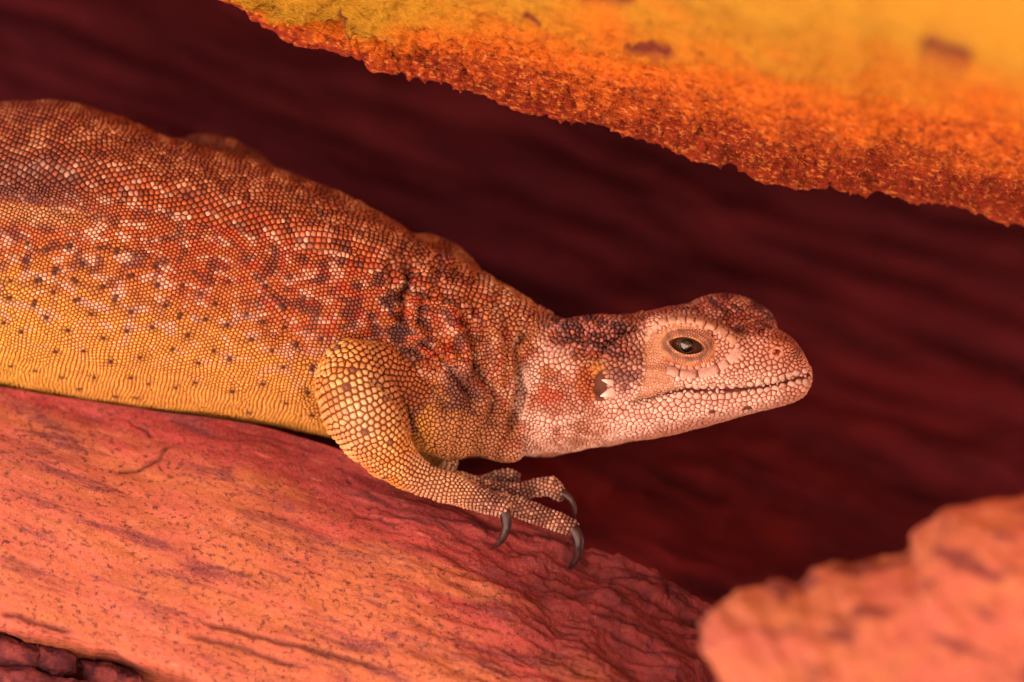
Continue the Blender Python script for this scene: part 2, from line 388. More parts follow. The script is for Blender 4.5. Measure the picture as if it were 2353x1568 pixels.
# ------------------------------------------------------------------ the dark wall at the back of the crevice
def build_wall():
    xs = np.concatenate([np.arange(-1500, -100, 60), np.arange(-100, 2500, 11), np.arange(2500, 4200, 70)])
    vs = np.concatenate([np.arange(-500, 0, 50), np.arange(0, 1600, 11), np.arange(1600, 4001, 120)])
    X, Vp = np.meshgrid(xs, vs, indexing='ij')
    # depth below the sloping line that follows the ledge: the floor of the crevice comes forward
    rel = Vp - (880 + 0.30 * (X - 700))
    W = cr([-1600, -800, -300, 0, 150, 400, 900, 4000], [2450, 1950, 1450, 1000, 640, 420, 330, 330], rel) + cr([-1500, 900, 1300, 1700, 4200], [160, 120, 0, 120, 500], X)
    G = at(X, Vp, W); N = grid_normals(G); N *= np.sign(-(N[..., 2:3] + 1e-6))
    c, s_ = math.cos(BED), math.sin(BED)
    Q = np.stack([(G[..., 0] * c + G[..., 1] * s_) / 7, (-G[..., 0] * s_ + G[..., 1] * c), G[..., 2] * 0.5], -1)
    lay = fbm(Q / 90, 4, .55)
    G = G + N * (36 * (np.floor(lay * 3) / 3 + ((lay * 3) % 1) ** 2 / 3) + 24 * fbm(G / 400, 2) + 6 * fbm(G / 50, 3))[..., None]
    d1, _ = seg_dist(X, Vp, [(1380, 1135), (1450, 1180), (1620, 1200), (1800, 1230)]); d2, _ = seg_dist(X, Vp, [(1900, 820), (2150, 880), (2300, 900)])
    stain_light = np.maximum(np.exp(-(d1 / 55) ** 2), 0.45 * np.exp(-(d2 / 50) ** 2)); stain_light = np.maximum(stain_light, .9 * np.exp(-((X - 1520) / 230) ** 2 - ((Vp - 1290) / 130) ** 2)); stain_light = np.maximum(stain_light, .5 * np.exp(-((X - 1850) / 450) ** 2 - ((Vp - 1000) / 220) ** 2)); stain_light = np.maximum(stain_light, .9 * np.exp(-((X - 1230) / 260) ** 2 - ((Vp - 1120) / 80) ** 2))  # streaks, plus light on the lower wall put in as brighter red
    n, m = X.shape; V = G.reshape(-1, 3)
    # give the wall its thickness
    bx = [(0, 0), (n-1, 0), (n-1, m-1), (0, m-1)]
    ib = [i*m for i in range(n)] ; it = [i*m + m-1 for i in range(n)]; il = list(range(m)); ir = [(n-1)*m + j for j in range(m)]
    loop = ib + [x for x in ir[1:]] + it[::-1][1:] + il[::-1][1:-1]
    B = V[loop].copy(); B[:, 2] = 3300; nv = len(V); L = len(loop)
    q = np.stack([np.array(loop), np.roll(np.array(loop), -1), nv + (np.arange(L) + 1) % L, nv + np.arange(L)], -1)
    cpt = B.mean(0); tri = np.stack([nv + np.arange(L), nv + (np.arange(L) + 1) % L, np.full(L, nv + L)], -1)
    VV = np.vstack([V, B, cpt])
    o = mesh_obj('crevice_wall', VV, [grid_faces(n, m), q, tri], M_WALL, attrs={'stain_light': np.r_[stain_light.ravel(), np.zeros(L + 1)]})
    tag(o, 'dark maroon layered rock wall at the back of the crevice', kind='structure')
build_wall()

# ------------------------------------------------------------------ foreground rock and small stones
def pillow(name, outline, w0, front, back, mat, amp=(20, 10, 4), rings=46, pts=260, power=0.55, parent=None):
    ol = np.asarray(outline, float); ol = np.vstack([ol, ol[:1]])
    s = np.r_[0, np.cumsum(np.hypot(*np.diff(ol, axis=0).T))]; t = np.linspace(0, s[-1], pts, endpoint=False)
    ol = np.stack([np.interp(t, s, ol[:, k]) for k in (0, 1)], -1); c = ol.mean(0)
    ang = np.linspace(-1, 1, rings + 1)[1:-1] * math.pi / 2
    rows = []
    for a in ang:
        k = math.cos(a) ** power; p = c + (ol - c) * k
        rows.append(at(p[:, 0], p[:, 1], w0 - (front if a > 0 else back) * math.sin(a)))
    G = np.stack(rows, 0); n, m = G.shape[:2]
    V = np.vstack([G.reshape(-1, 3), at(*c, w0 + back)[None], at(*c, w0 - front)[None]])
    N = grid_normals(np.concatenate([G, G[:, :1]], 1))[:, :m]; cc = at(*c, w0); N *= np.sign(((G - cc) * N).sum(-1, keepdims=True))
    d = amp[0] * fbm(G / 220, 3) + amp[1] * fbm(G / 50, 3) + amp[2] * fbm(G / 14, 3)
    V[:n*m] += (N * d[..., None]).reshape(-1, 3)
    j = np.arange(m); j2 = (j + 1) % m
    T = np.concatenate([np.stack([j2, j, np.full(m, n*m)], -1), np.stack([(n-1)*m + j, (n-1)*m + j2, np.full(m, n*m+1)], -1)])
    return mesh_obj(name, V, [grid_faces(n, m, wrap=True), T], mat)
FR = [(1664,1556),(1613,1466),(1610,1436),(1637,1400),(1667,1388),(1697,1358),(1727,1361),(1781,1340),(1835,1349),(1877,1319),(1961,1298),(2069,1268),
      (2093,1262),(2099,1226),(2141,1196),(2201,1166),(2261,1151),(2353,1139),(2520,1120),(2850,1150),(3100,1500),(3100,2500),(2600,3900),(1900,3900),(1750,2500),(1700,1750)]
o = pillow('foreground_rock', FR, -1000, 420, 600, M_FRONT, rings=90, pts=900, power=0.42)
tag(o, 'blurred salmon sandstone rock in the lower right corner, closest to the viewer', 'rock')
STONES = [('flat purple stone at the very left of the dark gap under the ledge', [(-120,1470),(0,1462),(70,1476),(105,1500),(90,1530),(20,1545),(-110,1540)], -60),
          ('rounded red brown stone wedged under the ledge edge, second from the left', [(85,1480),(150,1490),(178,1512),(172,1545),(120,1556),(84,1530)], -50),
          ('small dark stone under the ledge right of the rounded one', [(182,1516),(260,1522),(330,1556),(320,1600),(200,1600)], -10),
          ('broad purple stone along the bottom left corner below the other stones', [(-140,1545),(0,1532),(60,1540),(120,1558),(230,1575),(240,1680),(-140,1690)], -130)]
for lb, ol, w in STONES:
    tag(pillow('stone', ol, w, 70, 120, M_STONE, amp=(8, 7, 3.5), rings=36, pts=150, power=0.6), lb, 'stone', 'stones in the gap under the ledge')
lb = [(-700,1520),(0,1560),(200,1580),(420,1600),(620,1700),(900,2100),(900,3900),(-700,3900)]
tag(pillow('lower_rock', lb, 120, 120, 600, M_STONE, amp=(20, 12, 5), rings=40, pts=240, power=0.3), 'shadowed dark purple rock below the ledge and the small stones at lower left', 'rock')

# ------------------------------------------------------------------ the lizard: one continuous body from a distance field
lizard = bpy.data.objects.new('lizard', None); sc.collection.objects.link(lizard)
lizard.location = world_pts(np.array([600., 985., 250.])); lizard.empty_display_size = 0.01
tag(lizard, 'stocky orange and tan desert lizard with fine bead scales resting on the ledge, facing right', 'lizard')
LOC = np.array(lizard.location)
def part(name, *a, **k):
    o = mesh_obj(name, *a, **k); par = k.get('parent') or lizard; o.parent = par
    o.matrix_parent_inverse.identity()
    if par is lizard: o.location = -Vector(LOC)
    return o

ST = np.array([  # x, top, bottom, centre depth, half width, exponent
 (-900,610,650, 420,  18,2.0),(-800,560,690,410, 62,2.0),(-600,440,770,380,170,2.0),(-400,330,830,350,245,2.1),(-200,265,868,325,285,2.15),
 (0,240,889,300,305,2.2),(110,231,907,298,308,2.2),(250,262,930,296,308,2.2),(400,322,947,294,305,2.2),(560,362,966,288,298,2.2),(700,412,990,276,284,2.2),
 (860,487,1020,250,250,2.2),(980,552,1040,226,218,2.2),(1110,628,1046,190,178,2.2),(1180,672,1050,170,160,2.2),(1250,718,1050,152,146,2.2),(1300,738,1042,140,142,2.2),
 (1340,738,1032,130,142,2.2),(1400,730,1021,112,146,2.25),(1470,729,1008,92,150,2.3),(1500,732,1003,82,148,2.4),(1560,744,992,62,138,2.4),(1610,744,981,46,126,2.4),
 (1700,768,956,16,102,2.4),(1770,780,937,-8,78,2.3),(1810,790,926,-22,62,2.2),(1838,806,913,-33,45,2.1),(1852,830,900,-40,28,2.0),(1857,850,888,-42,14,2.0)], float)
_top = at(ST[:, 0], ST[:, 1], ST[:, 3]); _bot = at(ST[:, 0], ST[:, 2], ST[:, 3])
SX = _top[:, 0]
def loft(x):
    return cr(SX, _top[:, 1], x), cr(SX, _bot[:, 1], x), cr(SX, ST[:, 3], x), cr(SX, ST[:, 4], x), cr(SX, ST[:, 5], x)
# (x, v, depth), (radius along, radius across, radius in depth), tilt in the picture plane (degrees, clockwise), blend
BLOBS = [
 ((520,402),470,(150,78,95),24,30),          # skin fold on the far flank
 ((1038,606),330,(92,38,70),37,50),          # far shoulder
 ((1000,800),95,(120,150,110),0,60),         # shoulder mass
 ((1035,965),70,(110,88,100),10,30),         # breast
 ((1150,1015),95,(60,42,70),0,25),           # throat fold
 ((1163,1038),90,(40,24,56),0,14),          # end of the throat fold
 ((1275,925),42,(84,96,62),0,18),            # jowl
 ((1350,790),60,(110,56,80),-4,25),          # nape
 ((1440,850),22,(78,82,72),10,25),           # jaw muscle
 ((1500,950),30,(110,46,80),-12,30),         # rear of lower jaw
 ((1590,768),-50,(116,38,48),11,18),         # brow
 ((1578,800),-54,(66,46,36),6,14),           # eye mound
 ((1690,735),128,(96,54,78),16,46),         # far brow
 ((1600,745),90,(120,45,80),0,40),           # crown
 ((1765,800),20,(80,46,66),22,30),           # top of snout
 ((1788,806),-62,(32,26,26),10,16),          # nostril swelling
 ((1690,872),-58,(110,26,40),-6,22),         # upper lip
 ((1700,924),-46,(140,24,40),-12,20),        # lower lip
 ((1830,864),-46,(32,38,30),0,18),           # snout tip
 ((1545,862),-60,(70,18,28),8,12),           # ridge under the eye
]
def sd_ell(P, c, r, tilt):
    d = P - c; a = math.radians(tilt); ca, sa = math.cos(a), math.sin(a)
    x = (d[..., 0]*ca + d[..., 1]*sa) / r[0]; v = (-d[..., 0]*sa + d[..., 1]*ca) / r[1]; w = d[..., 2] / r[2]
    q = np.sqrt(x*x + v*v + w*w) + 1e-9
    q2 = np.sqrt((x/r[0])**2 + (v/r[1])**2 + (w/r[2])**2) + 1e-9
    return q * (q - 1) / q2
def sd_cone(P, a, b, ra, rb):
    ab = b - a; t = np.clip(((P - a) @ ab) / (ab @ ab), 0, 1)
    return np.linalg.norm(P - a - t[..., None] * ab, axis=-1) - (ra + (rb - ra) * t)
def smin(a, b, k):
    h = np.maximum(k - np.abs(a - b), 0) / k; return np.minimum(a, b) - h * h * k * 0.25
# limb chains: (x, v, depth, radius)
ARM = [(1040,955,95,78),(985,935,70,64),(915,880,25,56),(858,850,-12,62),(806,856,-42,70),(804,880,-52,80),(830,935,-58,88),(862,990,-48,78),(892,1040,-30,58),(930,1078,-8,44),(970,1102,6,35),(1015,1118,8,33),(1045,1124,8,33)]
TOES = [
 [(1045,1128,0,30),(1085,1143,-16,27),(1125,1158,-28,24),(1153,1170,-34,20)],
 [(1050,1122,20,28),(1110,1140,14,20),(1170,1160,0,19),(1230,1180,-8,20),(1285,1200,-12,20),(1312,1210,-12,17)],
 [(1060,1114,50,26),(1130,1126,66,18),(1195,1132,68,17),(1236,1121,66,18),(1266,1118,60,19),(1286,1136,52,16)],
 [(1050,1108,64,24),(1095,1112,96,15),(1135,1100,112,15),(1165,1094,116,15),(1182,1096,116,13)],
 [(1020,1100,60,26),(1030,1075,82,15),(1036,1064,90,15)]]
FAR_ARM = [(1080,985,260,70),(1000,1010,300,50),(960,1060,330,36)]
def chain(c): return np.array([[*at(a, b, w), r] for a, b, w, r in c])
def sd_chain(P, c, k=8):
    d = None
    for i in range(len(c) - 1):
        e = sd_cone(P, c[i, :3], c[i+1, :3], c[i, 3], c[i+1, 3]); d = e if d is None else smin(d, e, k)
    return d
ARMC, TOEC = chain(ARM), [chain(t) for t in TOES]
def sd_limb(P):
    d = sd_chain(P, ARMC, 10)
    for t in TOEC: d = smin(d, sd_chain(P, t, 4), 5)
    return d
H = 5.0
GX = np.arange(-930, 1900, H); GVv = np.arange(195, 1285, H); GW = np.arange(-190, 660, H)
def build_body():
    shp = (len(GX), len(GVv), len(GW)); t, b, yc, hw, n = [a.astype(np.float32)[:, None, None] for a in loft(GX)]
    V = GVv.astype(np.float32)[None, :, None]; W = GW.astype(np.float32)[None, None, :]
    zc, h = (t + b) / 2, np.maximum((b - t) / 2, 1)
    f = (np.abs(W - yc) / hw) ** n + (np.abs(V - zc) / h) ** n
    f **= (1 / n); f -= 1; f *= np.minimum(hw, h); np.clip(f, -80, 80, out=f)
    f[GX > SX[-1]] = np.maximum(f[GX > SX[-1]], (GX[GX > SX[-1]] - SX[-1]).astype(np.float32)[:, None, None])
    def sub(lo, hi):
        s = []
        for ax, l, u in zip((GX, GVv, GW), lo, hi):
            i0 = max(0, int((l - ax[0]) / H)); i1 = min(len(ax), int((u - ax[0]) / H) + 2); s.append(slice(i0, i1))
        P = np.stack(np.meshgrid(GX[s[0]], GVv[s[1]], GW[s[2]], indexing='ij'), -1).astype(np.float32)
        return tuple(s), P
    for (x, v), w, r, tilt, k in BLOBS:
        c = at(x, v, w); m = max(r[0], r[1]) + k + 15
        s, P = sub(c - [m, m, r[2] + k + 15], c + [m, m, r[2] + k + 15]); f[s] = smin(f[s], sd_ell(P, c, r, tilt), k)
    # eye socket, nostril, ear opening: hollows
    for (x, v), w, r, tilt, k in (((1579,797),-112,(70,46,42),8,8), ((1785,803),-98,(10,10,22),0,4), ((1378,884),-52,(20,44,44),-6,6)):
        c = at(x, v, w); m = max(r) + 20; s, P = sub(c - m, c + m); f[s] = -smin(-f[s], sd_ell(P, c, r, tilt), k)
    allp = np.vstack([ARMC] + TOEC); lo = allp[:, :3].min(0) - 100; hi = allp[:, :3].max(0) + 100
    s, P = sub(lo, hi); f[s] = smin(f[s], np.clip(sd_limb(P), -80, 80), 9)
    fa = chain(FAR_ARM); s, P = sub(fa[:, :3].min(0) - 90, fa[:, :3].max(0) + 90); f[s] = smin(f[s], np.clip(sd_chain(P, fa, 10), -80, 80), 14)
    f[0] = f[-1] = 20; f[:, 0] = f[:, -1] = 20; f[:, :, 0] = f[:, :, -1] = 20
    g = vdb.FloatGrid(); g.background = 80.0; g.copyFromArray(np.ascontiguousarray(f), tolerance=0)
    pts, quads = g.convertToQuads(0.0)[:2]
    return pts * H + np.array([GX[0], GVv[0], GW[0]]), quads[:, ::-1].astype(np.int64)
BV, BQ = build_body()
print('body', len(BV), len(BQ), time.time() - T0)
def vnormals(V, Q):
    n = np.cross(V[Q[:, 2]] - V[Q[:, 0]], V[Q[:, 3]] - V[Q[:, 1]]); N = np.zeros_like(V)
    for k in range(4): np.add.at(N, Q[:, k], n)
    return N / (np.linalg.norm(N, axis=1)[:, None] + 1e-9)
BN = vnormals(BV, BQ)
_c = BV.mean(0)
_i = BV[:, 2].argmin()
if BN[_i, 2] > 0: BQ = BQ[:, ::-1]; BN = -BN      # outward: the nearest point faces the camera
# sculpted folds: (line, half width, depth; negative raises)
FOLDS = [
 ([(1000,820),(1040,850),(1075,900),(1098,960)],9,5),([(1020,800),(1062,838),(1098,890),(1120,950)],9,-5),([(1150,735),(1158,790),(1166,850)],8,5),([(1085,690),(1108,740),(1120,800)],8,4),([(1170,900),(1172,950),(1155,1000)],10,-4),([(985,590),(1010,640),(1020,690)],9,4),([(960,860),(1000,900),(1030,960)],8,4),([(865,640),(858,700),(850,760)],9,3),
 ([(948,588),(936,640),(922,695),(912,752)],11,15),([(912,560),(902,640),(888,720)],16,5),([(975,660),(962,712),(960,745)],9,8),([(1000,640),(990,690)],9,5),
 ([(946,752),(995,790),(1042,835),(1084,890)],11,-9),([(960,775),(1010,815),(1050,860),(1078,905)],7,8),([(930,800),(965,815),(1000,830)],6,8),([(935,840),(975,842),(1010,848)],7,6),
 ([(1016,700),(1040,735),(1062,790),(1078,850)],14,-7),([(1052,721),(1080,748),(1090,800),(1100,850),(1118,900)],10,14),
 ([(1110,700),(1130,760),(1142,830),(1150,900)],16,-6),([(1225,742),(1198,772),(1187,801),(1191,846),(1194,897),(1184,950),(1164,1010)],13,17),
 ([(1128,860),(1135,920),(1132,980)],9,6),([(1160,840),(1166,900),(1160,960)],8,5),
 ([(1330,770),(1345,810),(1352,860),(1360,905)],12,8),([(1492,738),(1440,760),(1404,782),(1380,810),(1366,840)],11,15),([(1265,1000),(1310,985),(1350,960),(1392,950)],12,7),
 ([(1300,870),(1335,850),(1356,838)],14,-6),
 ([(1449,926),(1480,918),(1530,905),(1577,897),(1650,897),(1737,892),(1800,880),(1858,862)],7.5,15),
 ([(1420,950),(1470,925),(1520,910)],8,5),
 ([(1400,1003),(1500,980),(1600,958),(1700,935)],14,4),
 ([(1516,800),(1522,770),(1550,752),(1590,748),(1632,765),(1658,800)],6,6),([(1520,818),(1550,842),(1595,850),(1640,838),(1664,812)],6,6),
 ([(0,470),(90,476),(180,490),(260,510)],16,8),([(-60,450),(60,455),(180,470)],14,-6),
 ([(0,380),(150,372),(300,392),(420,420),(560,470),(700,520),(860,570)],20,-5),
 ([(700,880),(720,930),(760,985)],14,6),([(0,690),(80,640),(160,610)],26,5),([(640,760),(690,800),(715,850)],22,6),
 ([(838,860),(880,885),(915,925),(940,975),(975,1035)],9,10),
]
def sculpt():
    global BV, BN
    x, v = px(BV); face = np.clip(-BN[:, 2] * 2.2 + 0.1, 0, 1)
    xw = x + 6 * noise(BV / 40); vw = v + 6 * noise(BV / 40 + 31)
    d = np.zeros(len(BV))
    limb = sd_limb(BV) < 3; deep = np.minimum(sd_chain(BV, ARMC[2:], 10), np.min([sd_chain(BV, t, 4) for t in TOEC], 0)) < 3
    for ln, wd, dp in FOLDS:
        ds, f = seg_dist(xw, vw, smooth_line(ln, 24)); g = np.exp(-(ds / wd) ** 2) * sstep(0, .12, f) * sstep(1, .88, f)
        d -= (dp * (3.0 if 900 < ln[0][0] < 1240 else 1.7) if wd != 7.5 and ln[0][1] != 1003 else dp) * g * face * np.where(deep & (ln[0][0] != 838), 0, 1)
    head = sstep(1380, 1460, x)
    d += (1 - head) * np.where(limb, 0.5, 1) * (7 * fbm(BV / 90, 2) + 2.5 * noise(BV / 26)) + head * 1.5 * noise(BV / 30)
    # transverse crinkles on the neck
    nk = sstep(960, 1060, x) * sstep(1260, 1180, x) * np.where(deep, 0, 1)
    d += nk * face * 5.0 * np.sin((x + 0.25 * (v - 800) + 14 * noise(BV / 60)) / 8.5)
    BV = BV + BN * d[:, None]; BN = vnormals(BV, BQ)
sculpt()
BVH = BVHTree.FromPolygons([tuple(p) for p in BV.tolist()], BQ.tolist())
print('sculpt', time.time() - T0)
def project(P):
    out = np.empty_like(P); nor = np.empty_like(P)
    for i, p in enumerate(P):
        r = BVH.find_nearest(p); out[i] = r[0]; f = BQ[r[2]]; nn = BN[f].sum(0); nor[i] = nn / np.linalg.norm(nn)
    return out, nor
def is_limb(P): return sd_limb(P) < 6

SOFT = [(1488,756),(1514,768),(1532,790),(1540,842),(1546,878),(1571,890),(1513,913),(1452,923),(1478,887),(1485,849),(1481,804)]
def in_poly(x, v, q):
    a = np.zeros(len(x), bool); j = len(q) - 1
    for i in range(len(q)):
        a ^= ((q[i][1] > v) != (q[j][1] > v)) & (x < (q[j][0] - q[i][0]) * (v - q[i][1]) / (q[j][1] - q[i][1] + 1e-12) + q[i][0]); j = i
    return a
# ------------------------------------------------------------------ colours of the animal (pigment, with forearm shade put into the colour)
TAN, ORG, PALE, BRN = (.86,.44,.080), (.60,.155,.034), (.86,.54,.34), (.23,.048,.026)
DRK, RED, PNK, YEL = (.085,.030,.034), (.56,.060,.016), (.84,.40,.28), (.86,.56,.075)
def pigment_shade(P, limb, rnd):
    x, v = px(P); n = len(x)
    t, b = np.interp(x, ST[:, 0], ST[:, 1]), np.interp(x, ST[:, 0], ST[:, 2]); f = (v - t) / (b - t)
    Q = np.stack([x + 0.3 * (v - 700), v - 0.3 * x, x * 0], -1)
    n1, n2, n3 = fbm(Q / [48, 26, 1], 3), fbm(Q / [44, 34, 1] + 50, 3), fbm(Q / [40, 26, 1] + 90, 3); nl = fbm(Q / [150, 150, 1] + 11, 2)
    c = mixc(ORG, TAN, sstep(.42, .78, f + .12 * nl))
    c = mixc(c, BRN, .55 * sstep(.46, .10, f + .1 * nl)); c = mixc(c, YEL, .6 * sstep(260, -40, x) * sstep(.45, .75, f))
    c = mixc(c, (.58,.17,.055), .5 * sstep(420, 900, x) * sstep(.9, .5, f))
    flank = sstep(.92, .62, f) * (.35 + .65 * sstep(.08, .3, f))
    c = mixc(c, (.88,.58,.42), .95 * flank * sstep(.10, .34, n1)); c = mixc(c, PNK, .5 * flank * sstep(500, 800, x) * sstep(-.1, .3, n1))
    c = mixc(c, BRN, .85 * sstep(.80, .45, f) * sstep(.05, .30, n2))
    c = mixc(c, RED, .85 * sstep(250, 600, x) * sstep(.75, .5, f) * sstep(.16, .36, n3) * sstep(.1, .25, f))
    band = np.exp(-((x - (930 - .12 * (v - 650))) / 70) ** 2) * sstep(.05, .25, f) * sstep(.75, .5, f)
    c = mixc(c, DRK, .80 * band * sstep(-.22, .15, n2)); c = mixc(c, DRK, .55 * sstep(.7, .4, f) * sstep(500, 760, x) * sstep(.2, .4, n2))
    fold = 466 + .10 * x; c = mixc(c, (.17,.058,.050), .75 * sstep(330, 60, x) * sstep(6, -10, v - fold) * sstep(300, 400, v)); c = mixc(c, (.72,.40,.16), .7 * sstep(300, 100, x) * sstep(-4, 4, v - fold) * sstep(60, 20, v - fold))
    c = mixc(c, (.24,.045,.026), .6 * sstep(.22, .0, f) * sstep(.35, -.1, n1)); c = c * (1 + .5 * (sstep(.32, .2, f) * (rnd - .5)))[:, None]; dorsal = sstep(.24, .10, f); c = mixc(c, (.60,.20,.045), .45 * dorsal * sstep(-.1, .3, n1))
    # neck
    nk = sstep(1040, 1140, x)
    cn = mixc((.60,.24,.10), (.70,.40,.24), sstep(-.15, .3, n1)); cn = mixc(cn, (.34,.10,.06), .8 * sstep(.05, .3, n2)); cn = mixc(cn, RED, .5 * sstep(.2, .38, n3)); cn = mixc(cn, (.40,.17,.075), .8 * sstep(.62, .8, f) * sstep(1220, 1140, x))
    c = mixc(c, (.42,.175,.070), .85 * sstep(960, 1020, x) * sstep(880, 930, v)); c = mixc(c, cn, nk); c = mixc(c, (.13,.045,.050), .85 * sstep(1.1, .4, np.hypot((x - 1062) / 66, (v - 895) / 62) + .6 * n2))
    nape = sstep(1215, 1290, x) * sstep(1500, 1420, x) * sstep(850, 790, v + .25 * (1350 - x))
    c = mixc(c, mixc((.10,.034,.038), (.46,.18,.155), sstep(0, .4, n1 + .7 * (rnd - .5))), nape); c = mixc(c, (.55,.13,.05), .6 * nape * sstep(.22, .4, n3))
    # throat and jowl
    th = sstep(1170, 1230, x) * sstep(850, 900, v + .1 * (x - 1300)) * sstep(1600, 1450, x)
    c = mixc(c, mixc((.56,.27,.18), (.84,.54,.43), sstep(-.3, .25, n1 + .3 * (rnd - .5))), .9 * th)
    dj = np.hypot((x - 1272) / 95, (v - 905) / 100) + .32 * fbm(np.stack([x / 48, v / 48, x * 0 + 2], -1), 2); c = mixc(c, (.96,.72,.62), .9 * sstep(.50, .66, dj) * sstep(1.08, .9, dj) * sstep(1350, 1315, x) * (.6 + .4 * sstep(.8, .3, rnd)))
    c = mixc(c, (.56,.11,.045), sstep(1.0, .4, np.hypot((x - 1258) / 40, (v - 914) / 36) + .5 * n2 + .3 * (rnd - .5)) * .9)
    c = mixc(c, (.50,.13,.035), .9 * sstep(1.0, .5, np.hypot((x - 1345) / 34, (v - 880) / 62)))
    c = mixc(c, (.62,.27,.05), .8 * sstep(1, .5, np.hypot((x - 1375) / 22, (v - 850) / 28)))
    # head
    hd = sstep(1370, 1420, x) * (1 - nape)
    jaw = (.97,.70,.59)
    ch = mixc((.78,.45,.35), jaw, sstep(815, 875, v) * (.55 + .45 * sstep(.25, .6, rnd + .3 * n1))); ch = mixc(ch, (.24,.095,.090), .92 * sstep(1.1, .65, np.hypot((x - 1432) / 56, (v - 838) / 74)) * sstep(-.35, .05, n1 + .4 * (rnd - .5)))
    ch = mixc(ch, (.64,.34,.19), .9 * in_poly(x + 5 * n1, v + 5 * n2, SOFT) * (.6 + .4 * sstep(-.3, .2, n1)))
    canthus = np.interp(x, [1440, 1500, 1580, 1640, 1690, 1780, 1860], [790, 728, 722, 740, 772, 784, 828])
    topm = sstep(-4, 12, canthus - v)
    ch = mixc(ch, mixc((.40,.10,.07), (.09,.026,.028), sstep(-.05, .3, n2 + .7 * (rnd - .5))), topm); ch = mixc(ch, (.70,.34,.25), .75 * topm * sstep(.10, .36, n1 + .7 * (rnd - .5)))
    ch = mixc(ch, (.60,.24,.15), .75 * sstep(1750, 1840, x)); ch = mixc(ch, (.22,.060,.048), .75 * sstep(1770, 1850, x) * sstep(850, 800, v) * sstep(-.3, .1, n2 + .5 * (rnd - .5)))
    ch = mixc(ch, (.58,.18,.07), .6 * sstep(1.0, .4, np.hypot((x - 1785) / 44, (v - 800) / 34)))
    low = v - np.interp(x, [1380, 1500, 1600, 1700, 1850], [1010, 978, 952, 935, 896]); ch = mixc(ch, (.46,.17,.10), .85 * sstep(-4, 26, low))
    c = mixc(c, ch, hd)
    # fore limb
    la = np.linalg.norm(P[:, None, :] - ARMC[None, :, :3], axis=2).argmin(1) if n else np.zeros(0, int)
    ca = mixc((.74,.30,.050), (.92,.56,.18), sstep(-.25, .3, n1)); ax_ = np.interp(v, [780, 860, 950, 1040, 1110], [800, 800, 850, 915, 1000]); ca = mixc(ca, (.42,.135,.030), .85 * sstep(0, 75, x - ax_) * sstep(1050, 980, v)); ca = mixc(ca, (.96,.72,.42), .75 * np.exp(-((x - 830) / 60) ** 2 - ((v - 950) / 90) ** 2)); ca = mixc(ca, (.46,.14,.045), .7 * ((la < 4) * sstep(850, 930, x)))  # right side darker, front paler: forearm light and shade put into the colour
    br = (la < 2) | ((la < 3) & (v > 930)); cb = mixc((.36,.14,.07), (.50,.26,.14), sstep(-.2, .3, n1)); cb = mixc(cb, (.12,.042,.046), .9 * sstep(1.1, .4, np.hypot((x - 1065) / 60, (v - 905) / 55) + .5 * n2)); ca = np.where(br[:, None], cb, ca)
    ca = mixc(ca, (.72,.43,.27), .75 * sstep(900, 980, x) * (v > 1040)); ft = sstep(1040, 1130, x); ca = mixc(ca, mixc((.30,.135,.105), (.66,.40,.28), sstep(-.35, .3, n1 + .9 * (rnd - .5))), ft); ca = mixc(ca, (.17,.070,.065), .7 * ft * sstep(-.1, .3, n2) * sstep(60, 10, v - 1105 - .33 * (x - 1100)))
    c = np.where(limb[:, None], ca, c)
    return np.clip(.90 * c * (1 + .30 * (rnd[:, None] - .5) * np.array([1, 1.2, 1.3])), .012, .9)

_x, _v = px(BV)
skin_col = pigment_shade(BV, is_limb(BV), np.full(len(BV), .5)) * mixc((.22, .12, .10), (.30, .14, .125), sstep(1220, 1300, _x))
_x, _v = px(BV); _g, _ = seg_dist(_x, _v, smooth_line([(1449,926),(1480,918),(1530,905),(1577,897),(1650,897),(1737,892),(1800,880),(1858,862)], 30))
skin_col = mixc(skin_col, (.34,.14,.075), in_poly(_x, _v, SOFT) * 1.0)
skin_col = mixc(skin_col, (.15,.055,.035), (np.hypot((_x - 1380) / 18, (_v - 886) / 42) < 1) * (BN[:, 2] < .5) * 1.0)
skin_col = mixc(skin_col, (.06,.012,.010), np.exp(-(_g / 5.5) ** 4) * (BN[:, 2] < 0.2))

SOFTM = None
body = part('body', BV, BQ, M_SKIN, col=skin_col)
print('skin', time.time() - T0)

# ------------------------------------------------------------------ scales
class Scales:
    def __init__(s): s.P, s.N, s.r, s.h, s.lift, s.fix = [], [], [], [], [], []
    def add(s, P, N, r, h, lift=0.0):
        n = len(P); s.P.append(P); s.N.append(N); s.r.append(np.broadcast_to(r, n).astype(float)); s.h.append(np.broadcast_to(h, n).astype(float)); s.lift.append(np.broadcast_to(lift, n).astype(float))
    def cat(s): return [np.concatenate(a) for a in (s.P, s.N, s.r, s.h, s.lift)]
def thin(P, r, keep=0.72, order=None, fixed=None):
    """drop points that crowd earlier ones"""
    cell = {}; ok = np.zeros(len(P), bool); cs = float(np.max(r)) * 2
    for i in (order if order is not None else range(len(P))):
        p = P[i]; k = tuple((p // cs).astype(int)); good = True
        for a in (-1, 0, 1):
            for b in (-1, 0, 1):
                for c in (-1, 0, 1):
                    for j in cell.get((k[0]+a, k[1]+b, k[2]+c), ()):
                        q = P[j] - p
                        if q @ q < (keep * (r[i] + r[j])) ** 2: good = False; break
                    if not good: break
                if not good: break
            if not good: break
        if good: ok[i] = True; cell.setdefault(k, []).append(i)
    return ok
